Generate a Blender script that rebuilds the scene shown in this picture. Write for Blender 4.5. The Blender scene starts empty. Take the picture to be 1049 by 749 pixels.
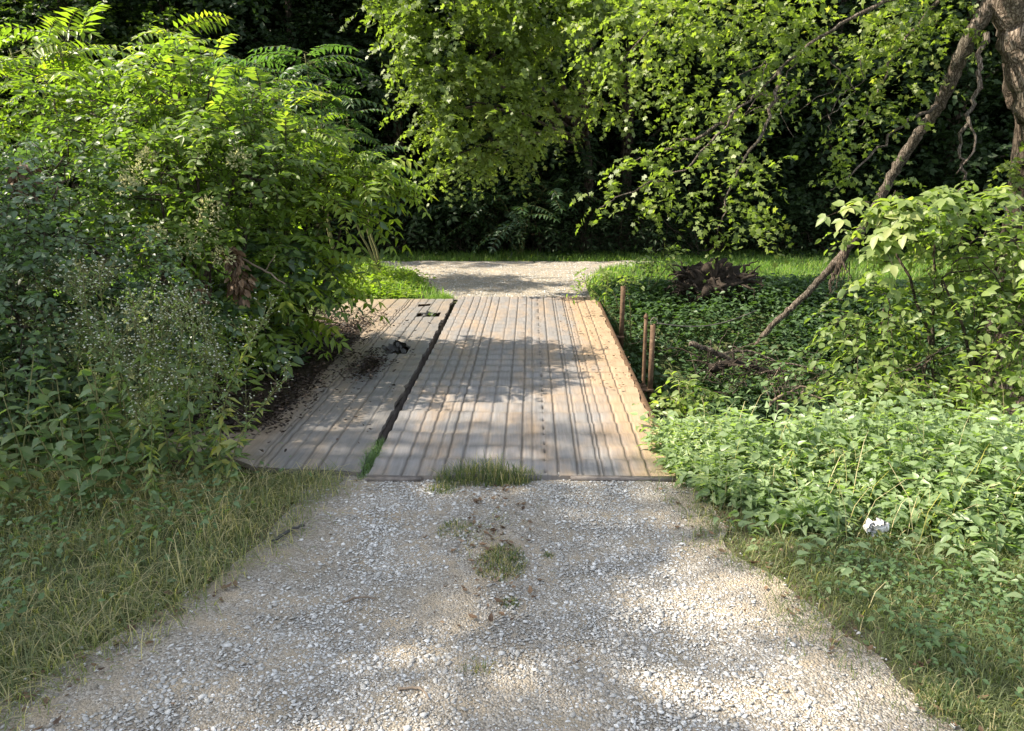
import bpy, math
import numpy as np
from mathutils import Vector
R = math.radians
rng = np.random.default_rng(11)
C = bpy.context.scene.collection

# ------------------------------------------------------------------ camera numbers (used to plan where things stand)
CAM_H, FPX, PITCH, YAW = 2.0, 775.0, R(13.6), R(0.48)
def ray(px, py):
    a = (px-524.5)/FPX; b = -(py-374.5)/FPX
    d = np.array((a, math.cos(PITCH)+b*math.sin(PITCH), -math.sin(PITCH)+b*math.cos(PITCH)))
    c, s = math.cos(YAW), math.sin(YAW)
    return np.array((d[0]*c-d[1]*s, d[0]*s+d[1]*c, d[2]))
def at(px, py, Y):
    d = ray(px, py); t = Y/d[1]
    return np.array((d[0]*t, Y, CAM_H+d[2]*t))
def gp(px, py, z=0.0):
    d = ray(px, py); t = (z-CAM_H)/d[2]
    return np.array((d[0]*t, d[1]*t, z))

# ------------------------------------------------------------------ noise
def _hash(ix, iy, iz, seed):
    h = (ix.astype(np.int64)*374761393 + iy.astype(np.int64)*668265263 + iz.astype(np.int64)*2147483647 + seed*1274126177) & 0xffffffff
    h = ((h ^ (h >> 13))*1274126177) & 0xffffffff
    h = (h ^ (h >> 16)) & 0xffff
    return h/65535.0
def vn(x, y, z=None, seed=0):
    x = np.asarray(x, float); y = np.asarray(y, float)
    z = np.zeros_like(x+y) if z is None else np.asarray(z, float)
    x, y, z = np.broadcast_arrays(x, y, z)
    ix, iy, iz = np.floor(x), np.floor(y), np.floor(z)
    fx, fy, fz = x-ix, y-iy, z-iz
    fx, fy, fz = [f*f*(3-2*f) for f in (fx, fy, fz)]
    r = 0
    for dx in (0, 1):
        for dy in (0, 1):
            for dz in (0, 1):
                w = (fx if dx else 1-fx)*(fy if dy else 1-fy)*(fz if dz else 1-fz)
                r = r + w*_hash(ix+dx, iy+dy, iz+dz, seed)
    return r
def fbm(x, y, z=None, seed=0, o=4):
    r, a, s = 0, 0.5, 1.0
    for k in range(o):
        r = r + a*vn(np.asarray(x)*s, np.asarray(y)*s, None if z is None else np.asarray(z)*s, seed+k); a *= .5; s *= 2.03
    return r/(1-0.5**o)
def sst(a, b, x):
    t = np.clip((np.asarray(x, float)-a)/(b-a), 0, 1); return t*t*(3-2*t)
def nrm(v):
    return v/np.maximum(np.linalg.norm(v, axis=-1, keepdims=True), 1e-9)
def rdir(n):
    return nrm(rng.normal(size=(n, 3)))

# ------------------------------------------------------------------ terrain
def H(x, y):
    x = np.asarray(x, float); y = np.asarray(y, float)
    yn = 5.15 + 0.55*sst(1.3, 3.0, x) + 0.2*sst(-2.6, -4.0, x)
    yf = 13.0 - 0.3*sst(1.5, 4.0, x)
    d = sst(yn-0.15, yn+2.6, y)*(1-sst(yf-3.4, yf+0.1, y))
    z = -1.45*d
    z = z + 0.14*(fbm(x*.45, y*.45, seed=3)-.5)*sst(1.6, 3.0, np.abs(x)) + 0.05*(fbm(x*1.7, y*1.7, seed=5)-.5)*sst(1.2, 2.2, np.abs(x))
    z = z - 0.05*sst(1.3, 2.4, np.abs(x))*(1-sst(8, 12, y))
    z = z + 0.58*np.maximum(y-23.5, 0)*(1-np.exp(-np.maximum(y-23.5, 0)/4))
    z = np.minimum(z, 45)
    z = z - .28*sst(4.4, 6.2, y)*sst(1.7, 3.0, x)*(1-sst(6.5, 9, y))
    # road surface: two shallow wheel ruts with a crown between
    rut = np.exp(-((np.abs(x)-.72)/.3)**2)*(1-sst(4.2, 4.8, y))
    z = z - 0.025*rut + 0.02*(fbm(x*2.1, y*2.1, seed=9)-.5)*(np.abs(x) < 2.4)
    return z

# ------------------------------------------------------------------ object helpers
def tag(o, label=None, cat=None, group=None, kind=None):
    if label: o['label'] = label
    if cat: o['category'] = cat
    if group: o['group'] = group
    if kind: o['kind'] = kind
    return o
def thing(name, loc, label, cat, group=None):
    o = bpy.data.objects.new(name, None); C.objects.link(o)
    o.location = [float(v) for v in loc]; o.empty_display_size = .1
    return tag(o, label, cat, group)
def dup(root, loc, rz, label, group=None, sc=1.0):
    r = root.copy(); C.objects.link(r); r.location = [float(v) for v in loc]; r.rotation_euler = (0, 0, rz)
    r.scale = (sc, sc, sc); r['label'] = label
    if group: r['group'] = group
    for ch in list(root.children):
        c = ch.copy(); C.objects.link(c); c.parent = r
    return r

class MB:
    """collects geometry for ONE mesh object"""
    def __init__(s): s.v, s.f, s.t, s.n = [], [], [], 0
    def add(s, v, faces, tint=None):
        v = np.asarray(v, float).reshape(-1, 3)
        for f in faces:
            f = np.asarray(f, np.int64)
            if f.size: s.f.append(f + s.n)
        s.v.append(v); s.t.append(np.full(len(v), .5) if tint is None else np.broadcast_to(np.asarray(tint, float), (len(v),)))
        s.n += len(v)
    def leaves(s, P, D, N, S, T, tint=None, wid=None):
        tv, tf = T
        n = len(P)
        if n == 0: return
        X = nrm(D); Z = nrm(N - (N*X).sum(1, keepdims=True)*X); Y = np.cross(Z, X)
        S = np.broadcast_to(np.asarray(S, float), (n,))
        W = S if wid is None else S*wid
        v = (P[:, None, :] + X[:, None, :]*(tv[None, :, 0:1]*S[:, None, None]) + Y[:, None, :]*(tv[None, :, 1:2]*W[:, None, None])
             + Z[:, None, :]*(tv[None, :, 2:3]*S[:, None, None]))
        k = len(tv); off = (np.arange(n)*k)[:, None, None]
        fs = []
        for f in tf:
            fs.append((f[None]+off).reshape(-1, f.shape[1]))
        if tint is None: tint = rng.random(n)
        s.add(v.reshape(-1, 3), fs, np.repeat(tint, k))
    def tube(s, pts, rad, sides=6, tint=None, cap=True, rough=0.0):
        p = np.asarray(pts, float); m = len(p); rad = np.broadcast_to(np.asarray(rad, float), (m,))
        tg = nrm(np.gradient(p, axis=0))
        ref = np.array((0, 0, 1.)) if abs(tg[:, 2]).mean() < .8 else np.array((1., 0, 0))
        a = nrm(np.cross(tg, ref)); b = np.cross(tg, a)
        th = np.arange(sides)*2*math.pi/sides
        v = p[:, None] + rad[:, None, None]*(np.cos(th)[None, :, None]*a[:, None] + np.sin(th)[None, :, None]*b[:, None])
        if rough: v = p[:, None]+(v-p[:, None])*(1+rough*(fbm(v[..., 0]*9, v[..., 1]*9, v[..., 2]*5, seed=77)-.5)[..., None])
        i = np.arange(m-1)[:, None]*sides; j = np.arange(sides)[None]; j2 = (j+1) % sides
        q = np.stack((i+j, i+j2, i+sides+j2, i+sides+j), -1).reshape(-1, 4)
        fs = [q]
        if cap and sides > 3: fs += [np.arange(sides)[::-1][None], (np.arange(sides)+(m-1)*sides)[None]]
        s.add(v.reshape(-1, 3), fs, tint)
    def box(s, c, h, rz=0.0, rx=0.0, tint=None):
        sg = np.array([(x, y, z) for x in (-1, 1) for y in (-1, 1) for z in (-1, 1)], float)*np.asarray(h)
        cx, sx = math.cos(rx), math.sin(rx)
        sg = sg @ np.array(((1, 0, 0), (0, cx, sx), (0, -sx, cx)))
        cz, sz = math.cos(rz), math.sin(rz)
        sg = sg @ np.array(((cz, sz, 0), (-sz, cz, 0), (0, 0, 1)))
        s.add(sg+np.asarray(c), [np.array(((0, 1, 3, 2), (4, 6, 7, 5), (0, 4, 5, 1), (2, 3, 7, 6), (0, 2, 6, 4), (1, 5, 7, 3)))], tint)
    def mesh(s, name, mat, smooth=False):
        me = bpy.data.meshes.new(name)
        v = np.concatenate(s.v) if s.v else np.zeros((0, 3))
        me.vertices.add(len(v)); me.vertices.foreach_set('co', v.astype(np.float32).ravel())
        sizes = np.concatenate([np.full(len(f), f.shape[1]) for f in s.f]); loops = np.concatenate([f.ravel() for f in s.f])
        me.loops.add(len(loops)); me.loops.foreach_set('vertex_index', loops.astype(np.int32))
        st = np.zeros(len(sizes), np.int64); st[1:] = np.cumsum(sizes)[:-1]
        me.polygons.add(len(sizes)); me.polygons.foreach_set('loop_start', st.astype(np.int32))
        try: me.polygons.foreach_set('loop_total', sizes.astype(np.int32))
        except Exception: pass
        if smooth: me.polygons.foreach_set('use_smooth', np.ones(len(sizes), bool))
        me.update(calc_edges=True)
        a = me.attributes.new('tint', 'FLOAT', 'POINT'); a.data.foreach_set('value', np.concatenate(s.t).astype(np.float32))
        me.materials.append(mat)
        return me
    def build(s, name, mat, parent=None, smooth=False, origin=None):
        """origin: world point the vertices are measured from (they were collected in world space)"""
        if origin is not None:
            o3 = np.asarray(origin, float); s.v = [x-o3 for x in s.v]
        o = bpy.data.objects.new(name, s.mesh(name, mat, smooth)); C.objects.link(o)
        if parent is not None: o.parent = parent
        elif origin is not None: o.location = [float(q) for q in origin]
        return o

# leaf templates: length 1 along x, fold along the midrib
def F(*l): return [np.array(x, np.int64) for x in l]
T_DIA = (np.array(((0, 0, 0), (.45, .3, .07), (1, 0, -.12), (.45, -.3, .07)), float), F(((0, 2, 1), (0, 3, 2))))
T_LAN = (np.array(((0, 0, 0), (.38, .17, .05), (1, 0, -.14), (.38, -.17, .05)), float), F(((0, 2, 1), (0, 3, 2))))
T_OVA = (np.array(((0, 0, 0), (.2, .24, .05), (.58, .24, .05), (1, 0, -.16), (.58, -.24, .05), (.2, -.24, .05), (.5, 0, -.01)), float),
         F(((0, 6, 2, 1), (0, 5, 4, 6)), ((6, 3, 2), (6, 4, 3))))
T_NET = (np.array(((0, 0, 0), (.08, .22, .06), (.3, .33, .07), (.6, .2, .03), (1, 0, -.2), (.6, -.2, .03), (.3, -.33, .07), (.08, -.22, .06), (.45, 0, 0)), float),
         F(((0, 8, 2, 1), (0, 7, 6, 8), (8, 4, 3, 2), (8, 6, 5, 4))))
T_NTL = (np.array(((0, 0, 0), (.1, .2, .05), (.3, .26, .06), (.62, .15, .02), (1, 0, -.22), (.62, -.15, .02), (.3, -.26, .06), (.1, -.2, .05), (.45, 0, -.01)), float),
         F(((0, 8, 2, 1), (0, 7, 6, 8), (8, 4, 3, 2), (8, 6, 5, 4))))
T_LOB = (np.array(((0, 0, 0), (.12, .38, .02), (.38, .22, .04), (.55, .5, -.03), (.68, .17, .03), (1, 0, -.12), (.68, -.17, .03), (.55, -.5, -.03), (.38, -.22, .04), (.12, -.38, .02), (.35, 0, 0)), float),
         F(((10, 2, 1, 0), (10, 4, 3, 2), (10, 0, 9, 8), (10, 8, 7, 6), (10, 6, 5, 4))))
T_DRY = (np.array(((0, 0, .12), (.25, .22, .2), (.65, .2, .12), (1, 0, .28), (.65, -.2, .22), (.25, -.24, .1), (.5, 0, -.02)), float),
         F(((0, 6, 2, 1), (0, 5, 4, 6)), ((6, 3, 2), (6, 4, 3))))

# ------------------------------------------------------------------ materials
def newmat(name):
    m = bpy.data.materials.new(name); m.use_nodes = True
    nt = m.node_tree; nt.nodes.clear()
    return m, nt, nt.nodes, nt.links
def node(nt, t, **k):
    n = nt.nodes.new(t)
    for a, b in k.items():
        if a == 'inp':
            for i, v in b.items(): n.inputs[i].default_value = v
        else: setattr(n, a, b)
    return n
def c4(c): return (c[0], c[1], c[2], 1)
def ramp(nt, fac, stops):
    r = nt.nodes.new('ShaderNodeValToRGB'); e = r.color_ramp.elements
    while len(e) < len(stops): e.new(.5)
    for i, (p, c) in enumerate(stops): e[i].position = p; e[i].color = c4(c)
    nt.links.new(fac, r.inputs[0]); return r.outputs[0]
def leafmat(name, c1, c2, c3=None, trans=.38, rough=.48, spec=.35, tboost=(1.32, 1.5, .45)):
    m, nt, N, L = newmat(name)
    a = node(nt, 'ShaderNodeAttribute', attribute_name='tint')
    st = [(0, c1), (.8, c2)] + ([(1, c3)] if c3 else [(1, c2)])
    col = ramp(nt, a.outputs['Fac'], st)
    p = node(nt, 'ShaderNodeBsdfPrincipled', inp={'Roughness': rough, 'Specular IOR Level': spec})
    L.new(col, p.inputs['Base Color'])
    mu = node(nt, 'ShaderNodeMix', data_type='RGBA', blend_type='MULTIPLY')
    mu.inputs['Factor'].default_value = 1; L.new(col, mu.inputs['A']); mu.inputs['B'].default_value = c4([2*x for x in tboost])
    t = node(nt, 'ShaderNodeBsdfTranslucent'); L.new(mu.outputs['Result'], t.inputs['Color'])
    mx = node(nt, 'ShaderNodeMixShader', inp={0: trans}); L.new(p.outputs[0], mx.inputs[1]); L.new(t.outputs[0], mx.inputs[2])
    o = node(nt, 'ShaderNodeOutputMaterial'); L.new(mx.outputs[0], o.inputs[0])
    return m
def surfmat(name, stops, scale=4.0, detail=8, rough=.9, spec=.2, bump=.3, bscale=None, stretch=(1, 1, 1), dist=.02, mixtint=None, metal=0.0):
    m, nt, N, L = newmat(name)
    tc = node(nt, 'ShaderNodeTexCoord'); mp = node(nt, 'ShaderNodeMapping'); mp.inputs['Scale'].default_value = stretch
    L.new(tc.outputs['Object'], mp.inputs[0])
    n1 = node(nt, 'ShaderNodeTexNoise', inp={'Scale': scale, 'Detail': detail, 'Roughness': .65}); L.new(mp.outputs[0], n1.inputs['Vector'])
    col = ramp(nt, n1.outputs['Fac'], stops)
    if mixtint:
        a = node(nt, 'ShaderNodeAttribute', attribute_name='tint')
        mx = node(nt, 'ShaderNodeMix', data_type='RGBA'); L.new(a.outputs['Fac'], mx.inputs['Factor']); L.new(col, mx.inputs['A']); mx.inputs['B'].default_value = c4(mixtint)
        col = mx.outputs['Result']
    p = node(nt, 'ShaderNodeBsdfPrincipled', inp={'Roughness': rough, 'Specular IOR Level': spec, 'Metallic': metal}); L.new(col, p.inputs['Base Color'])
    n2 = node(nt, 'ShaderNodeTexNoise', inp={'Scale': bscale or scale*5, 'Detail': 8, 'Roughness': .7}); L.new(mp.outputs[0], n2.inputs['Vector'])
    b = node(nt, 'ShaderNodeBump', inp={'Strength': bump, 'Distance': dist}); L.new(n2.outputs['Fac'], b.inputs['Height']); L.new(b.outputs[0], p.inputs['Normal'])
    o = node(nt, 'ShaderNodeOutputMaterial'); L.new(p.outputs[0], o.inputs[0])
    return m

M = {}
M['bramble'] = leafmat('bramble_leaf', (.04, .07, .032), (.075, .12, .055), (.13, .16, .075), trans=.28, spec=.5, rough=.42)
M['bushleaf'] = leafmat('bush_leaf', (.042, .075, .018), (.10, .145, .03), (.18, .20, .045), trans=.4)
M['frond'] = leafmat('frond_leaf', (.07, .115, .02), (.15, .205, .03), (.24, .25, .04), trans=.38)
M['framedark'] = leafmat('shade_frond_leaf', (.028, .058, .024), (.05, .09, .036), trans=.38)  # locust leaves darkened so the colour carries their half shade
M['forestfrond'] = leafmat('deep_shade_frond', (.02, .042, .018), (.04, .075, .03), trans=.25)  # frond green lowered again, deep forest shade kept in the colour
M['sumac'] = leafmat('sumac_leaf', (.03, .06, .025), (.075, .125, .05), (.11, .16, .06), trans=.3, spec=.55, rough=.4)
M['ivy'] = leafmat('shaded_ivy_leaf', (.028, .055, .022), (.065, .11, .042), (.11, .16, .05), trans=.28)  # dark ivy green, lowered further to carry the ditch shade
M['maple'] = leafmat('maple_leaf', (.06, .09, .022), (.13, .165, .045), (.20, .20, .06), trans=.4)
M['elder'] = leafmat('tree_leaf', (.06, .09, .022), (.14, .175, .045), (.22, .215, .065), trans=.4)
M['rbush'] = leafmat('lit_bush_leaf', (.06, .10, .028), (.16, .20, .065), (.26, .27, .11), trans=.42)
M['forest'] = leafmat('shaded_forest_leaf', (.010, .019, .008), (.021, .037, .014), trans=.2, spec=.12)  # far below plain leaf green: the deep forest shade is in the colour
M['nettle'] = leafmat('nettle_leaf', (.095, .14, .065), (.18, .235, .115), (.28, .31, .14), trans=.35, spec=.45, rough=.42)
M['cover'] = leafmat('cover_leaf', (.05, .09, .035), (.11, .165, .07), trans=.32)
M['weed'] = leafmat('weed_leaf', (.10, .14, .06), (.17, .21, .09), (.28, .26, .08), trans=.35)
M['grass'] = leafmat('grass_blade', (.075, .095, .042), (.145, .16, .075), (.38, .32, .19), trans=.35, spec=.25)
M['drygrass'] = leafmat('dry_grass_blade', (.15, .16, .065), (.34, .29, .15), (.46, .38, .23), trans=.3, spec=.2)
M['tuftgrass'] = leafmat('tuft_blade', (.045, .07, .028), (.09, .115, .045), (.32, .26, .15), trans=.3, spec=.25)
M['meadow'] = leafmat('meadow_blade', (.06, .115, .03), (.12, .19, .045), (.22, .24, .08), trans=.4, spec=.2)
M['flower'] = leafmat('flower_head', (.3, .34, .22), (.5, .5, .41), trans=.3, spec=.1, tboost=(.6, .6, .5))
M['cream'] = leafmat('clematis_fluff', (.30, .31, .16), (.45, .43, .25), trans=.35, spec=.1, tboost=(.6, .6, .45))
M['drybrown'] = leafmat('dry_leaf', (.075, .048, .03), (.17, .11, .065), (.30, .215, .14), trans=.15, spec=.2, tboost=(.6, .5, .4))
M['litter'] = leafmat('dark_litter', (.018, .013, .010), (.06, .042, .03), (.16, .11, .075), trans=.05, spec=.2, tboost=(.5, .5, .5))
M['stem'] = surfmat('green_stem', [(.3, (.07, .09, .03)), (.7, (.16, .14, .06))], scale=30, bump=.1)
def barkmat(name, dark, mid, light, sc, disp):
    m, nt, N, L = newmat(name)
    tc = node(nt, 'ShaderNodeTexCoord'); mp = node(nt, 'ShaderNodeMapping'); mp.inputs['Scale'].default_value = (1, 1, .2); L.new(tc.outputs['Object'], mp.inputs[0])
    wn = node(nt, 'ShaderNodeTexNoise', inp={'Scale': sc*.6, 'Detail': 6}); L.new(mp.outputs[0], wn.inputs['Vector'])
    ad = node(nt, 'ShaderNodeMix', data_type='VECTOR'); ad.inputs['Factor'].default_value = .12; L.new(mp.outputs[0], ad.inputs['A']); L.new(wn.outputs['Color'], ad.inputs['B'])
    v = node(nt, 'ShaderNodeTexVoronoi', feature='DISTANCE_TO_EDGE', inp={'Scale': sc}); L.new(ad.outputs['Result'], v.inputs['Vector'])
    n2 = node(nt, 'ShaderNodeTexNoise', inp={'Scale': sc*1.6, 'Detail': 9, 'Roughness': .72}); L.new(mp.outputs[0], n2.inputs['Vector'])
    n3 = node(nt, 'ShaderNodeTexNoise', inp={'Scale': 2.3, 'Detail': 5}); L.new(tc.outputs['Object'], n3.inputs['Vector'])
    mr = node(nt, 'ShaderNodeMapRange', inp={1: 0, 2: .22, 3: 0, 4: 1}); L.new(v.outputs['Distance'], mr.inputs[0])
    h = node(nt, 'ShaderNodeMath', operation='MULTIPLY_ADD', inp={1: .55}); L.new(mr.outputs[0], h.inputs[0]); L.new(n2.outputs['Fac'], h.inputs[2])
    col = ramp(nt, h.outputs[0], [(.38, dark), (.68, mid), (1.0, light)])
    ml = ramp(nt, n3.outputs['Fac'], [(.4, (.7, .72, .68)), (.6, (1.05, 1, .97))])
    mu = node(nt, 'ShaderNodeMix', data_type='RGBA', blend_type='MULTIPLY'); mu.inputs['Factor'].default_value = 1; L.new(col, mu.inputs['A']); L.new(ml, mu.inputs['B'])
    p = node(nt, 'ShaderNodeBsdfPrincipled', inp={'Roughness': .92, 'Specular IOR Level': .15}); L.new(mu.outputs['Result'], p.inputs['Base Color'])
    b = node(nt, 'ShaderNodeBump', inp={'Strength': 1.0, 'Distance': disp}); L.new(h.outputs[0], b.inputs['Height']); L.new(b.outputs[0], p.inputs['Normal'])
    o = node(nt, 'ShaderNodeOutputMaterial'); L.new(p.outputs[0], o.inputs[0]); return m
M['bark'] = barkmat('bark', (.045, .034, .026), (.15, .118, .092), (.27, .225, .185), 24, .035)
M['limbbark'] = barkmat('limb_bark', (.03, .024, .018), (.095, .076, .06), (.19, .16, .135), 34, .022)
M['darkbark'] = barkmat('dark_bark', (.018, .014, .01), (.055, .043, .033), (.10, .08, .062), 20, .03)
M['deadwood'] = surfmat('dead_wood', [(.3, (.09, .065, .045)), (.55, (.2, .155, .115)), (.75, (.36, .29, .22))], scale=9, bump=.6, bscale=40, dist=.01)
M['root'] = surfmat('root_wood', [(.3, (.012, .009, .007)), (.7, (.044, .033, .024))], scale=8, bump=.8, bscale=30, dist=.02)  # darkened so the colour carries the foliage shade on the stump
M['rust'] = surfmat('rusty_steel', [(.3, (.045, .026, .015)), (.55, (.10, .06, .035)), (.75, (.17, .115, .07))], scale=25, rough=.75, bump=.3, bscale=90, dist=.004)
M['oldsteel'] = surfmat('dirty_steel', [(.3, (.07, .06, .055)), (.7, (.19, .165, .145))], scale=18, rough=.65, bump=.2, dist=.004)
M['timber'] = surfmat('old_timber', [(.3, (.06, .045, .033)), (.7, (.16, .12, .085))], scale=5, stretch=(1, .2, 1), bump=.5)
M['plastic'] = surfmat('white_plastic', [(.35, (.42, .40, .36)), (.6, (.66, .65, .63))], scale=20, rough=.4, spec=.4, bump=.2)
M['blackrubber'] = surfmat('black_rubber', [(.3, (.02, .02, .02)), (.7, (.05, .048, .045))], scale=15, rough=.6, spec=.4, bump=.2)

def ground_mat():
    m, nt, N, L = newmat('soil_ground')
    tc = node(nt, 'ShaderNodeTexCoord')
    n1 = node(nt, 'ShaderNodeTexNoise', inp={'Scale': 1.6, 'Detail': 10, 'Roughness': .7}); L.new(tc.outputs['Object'], n1.inputs['Vector'])
    a = ramp(nt, n1.outputs['Fac'], [(.3, (.065, .05, .035)), (.5, (.12, .095, .065)), (.7, (.17, .135, .095))])
    n2 = node(nt, 'ShaderNodeTexNoise', inp={'Scale': 60, 'Detail': 4, 'Roughness': .7}); L.new(tc.outputs['Object'], n2.inputs['Vector'])
    at_ = node(nt, 'ShaderNodeAttribute', attribute_name='tint')      # how grown-over the soil is
    g = ramp(nt, n2.outputs['Fac'], [(.35, (.03, .05, .016)), (.65, (.075, .11, .032))])
    mx = node(nt, 'ShaderNodeMix', data_type='RGBA'); L.new(at_.outputs['Fac'], mx.inputs['Factor']); L.new(a, mx.inputs['A']); L.new(g, mx.inputs['B'])
    p = node(nt, 'ShaderNodeBsdfPrincipled', inp={'Roughness': .95, 'Specular IOR Level': .1}); L.new(mx.outputs['Result'], p.inputs['Base Color'])
    b = node(nt, 'ShaderNodeBump', inp={'Strength': .8, 'Distance': .03}); L.new(n2.outputs['Fac'], b.inputs['Height']); L.new(b.outputs[0], p.inputs['Normal'])
    o = node(nt, 'ShaderNodeOutputMaterial'); L.new(p.outputs[0], o.inputs[0]); return m
M['ground'] = ground_mat()
def road_mat():
    m, nt, N, L = newmat('gravel_road_dirt')
    tc = node(nt, 'ShaderNodeTexCoord')
    n1 = node(nt, 'ShaderNodeTexNoise', inp={'Scale': 1.3, 'Detail': 9, 'Roughness': .68}); L.new(tc.outputs['Object'], n1.inputs['Vector'])
    a = ramp(nt, n1.outputs['Fac'], [(.34, (.19, .165, .125)), (.5, (.28, .235, .175)), (.66, (.37, .30, .21))])
    v = node(nt, 'ShaderNodeTexVoronoi', inp={'Scale': 95.0, 'Randomness': 1}); L.new(tc.outputs['Object'], v.inputs['Vector'])
    st = ramp(nt, v.outputs['Color'], [(.1, (.115, .10, .08)), (.5, (.23, .21, .18)), (.9, (.39, .37, .335))])
    n3 = node(nt, 'ShaderNodeTexNoise', inp={'Scale': 5, 'Detail': 6, 'Roughness': .7}); L.new(tc.outputs['Object'], n3.inputs['Vector'])
    f = ramp(nt, n3.outputs['Fac'], [(.38, (0, 0, 0)), (.55, (.75, .75, .75))])
    mx = node(nt, 'ShaderNodeMix', data_type='RGBA'); L.new(f, mx.inputs['Factor']); L.new(a, mx.inputs['A']); L.new(st, mx.inputs['B'])
    p = node(nt, 'ShaderNodeBsdfPrincipled', inp={'Roughness': .95, 'Specular IOR Level': .15}); L.new(mx.outputs['Result'], p.inputs['Base Color'])
    b = node(nt, 'ShaderNodeBump', inp={'Strength': .9, 'Distance': .012}); L.new(v.outputs['Distance'], b.inputs['Height']); b.invert = True
    L.new(b.outputs[0], p.inputs['Normal'])
    o = node(nt, 'ShaderNodeOutputMaterial'); L.new(p.outputs[0], o.inputs[0]); return m
M['road'] = road_mat()
def stone_mat():
    m, nt, N, L = newmat('limestone_chips')
    a = node(nt, 'ShaderNodeAttribute', attribute_name='tint')
    col = ramp(nt, a.outputs['Fac'], [(0, (.16, .145, .12)), (.35, (.29, .275, .25)), (.75, (.42, .415, .40)), (1, (.57, .565, .55))])
    tc = node(nt, 'ShaderNodeTexCoord')
    n1 = node(nt, 'ShaderNodeTexNoise', inp={'Scale': 120, 'Detail': 5}); L.new(tc.outputs['Object'], n1.inputs['Vector'])
    r = ramp(nt, n1.outputs['Fac'], [(.3, (.72, .7, .66)), (.7, (1, 1, 1))])
    mu = node(nt, 'ShaderNodeMix', data_type='RGBA', blend_type='MULTIPLY'); mu.inputs['Factor'].default_value = 1
    L.new(col, mu.inputs['A']); L.new(r, mu.inputs['B'])
    p = node(nt, 'ShaderNodeBsdfPrincipled', inp={'Roughness': .85, 'Specular IOR Level': .25}); L.new(mu.outputs['Result'], p.inputs['Base Color'])
    o = node(nt, 'ShaderNodeOutputMaterial'); L.new(p.outputs[0], o.inputs[0]); return m
M['stone'] = stone_mat()
def deck_mat(name, tan, grey, lo, hi):
    m, nt, N, L = newmat(name)
    tc = node(nt, 'ShaderNodeTexCoord')
    mp = node(nt, 'ShaderNodeMapping'); mp.inputs['Scale'].default_value = (1.4, .45, 1); L.new(tc.outputs['Object'], mp.inputs[0])
    n1 = node(nt, 'ShaderNodeTexNoise', inp={'Scale': 2.6, 'Detail': 9, 'Roughness': .66}); L.new(mp.outputs[0], n1.inputs['Vector'])
    mp2 = node(nt, 'ShaderNodeMapping'); mp2.inputs['Scale'].default_value = (26, 1.3, 1); L.new(tc.outputs['Object'], mp2.inputs[0])
    n2 = node(nt, 'ShaderNodeTexNoise', inp={'Scale': 2.2, 'Detail': 8, 'Roughness': .7}); L.new(mp2.outputs[0], n2.inputs['Vector'])
    sx = node(nt, 'ShaderNodeSeparateXYZ'); L.new(tc.outputs['Object'], sx.inputs[0])
    mr = node(nt, 'ShaderNodeMapRange', inp={1: lo, 2: hi, 3: 0.0, 4: .42}); L.new(sx.outputs['X'], mr.inputs[0])
    ad = node(nt, 'ShaderNodeMath', operation='ADD'); L.new(n1.outputs['Fac'], ad.inputs[0]); L.new(mr.outputs[0], ad.inputs[1])
    f = ramp(nt, ad.outputs[0], [(.45, (0, 0, 0)), (.76, (1, 1, 1))])
    mx = node(nt, 'ShaderNodeMix', data_type='RGBA'); L.new(f, mx.inputs['Factor']); mx.inputs['A'].default_value = c4(grey); mx.inputs['B'].default_value = c4(tan)
    s = ramp(nt, n2.outputs['Fac'], [(.3, (.66, .65, .64)), (.55, (1, 1, 1)), (.75, (1.12, 1.08, 1.02))])
    mu = node(nt, 'ShaderNodeMix', data_type='RGBA', blend_type='MULTIPLY'); mu.inputs['Factor'].default_value = 1; L.new(mx.outputs['Result'], mu.inputs['A']); L.new(s, mu.inputs['B'])
    a = node(nt, 'ShaderNodeAttribute', attribute_name='tint')        # dirt packed in the grooves
    g = node(nt, 'ShaderNodeMix', data_type='RGBA'); L.new(a.outputs['Fac'], g.inputs['Factor']); L.new(mu.outputs['Result'], g.inputs['A']); g.inputs['B'].default_value = (.06, .048, .038, 1)
    p = node(nt, 'ShaderNodeBsdfPrincipled', inp={'Roughness': .5, 'Specular IOR Level': .5}); L.new(g.outputs['Result'], p.inputs['Base Color'])
    b = node(nt, 'ShaderNodeBump', inp={'Strength': .35, 'Distance': .006}); L.new(n2.outputs['Fac'], b.inputs['Height'])
    n4 = node(nt, 'ShaderNodeTexNoise', inp={'Scale': 90, 'Detail': 5}); L.new(tc.outputs['Object'], n4.inputs['Vector'])
    b2 = node(nt, 'ShaderNodeBump', inp={'Strength': .25, 'Distance': .003}); L.new(n4.outputs['Fac'], b2.inputs['Height']); L.new(b.outputs[0], b2.inputs['Normal'])
    L.new(b2.outputs[0], p.inputs['Normal'])
    o = node(nt, 'ShaderNodeOutputMaterial'); L.new(p.outputs[0], o.inputs[0]); return m
M['mat'] = deck_mat('worn_belt_mat', (.29, .208, .136), (.178, .169, .165), .62, 1.1)
M['mat2'] = deck_mat('worn_belt_mat_side', (.23, .18, .13), (.15, .143, .138), -1.6, -2.4)

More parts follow.
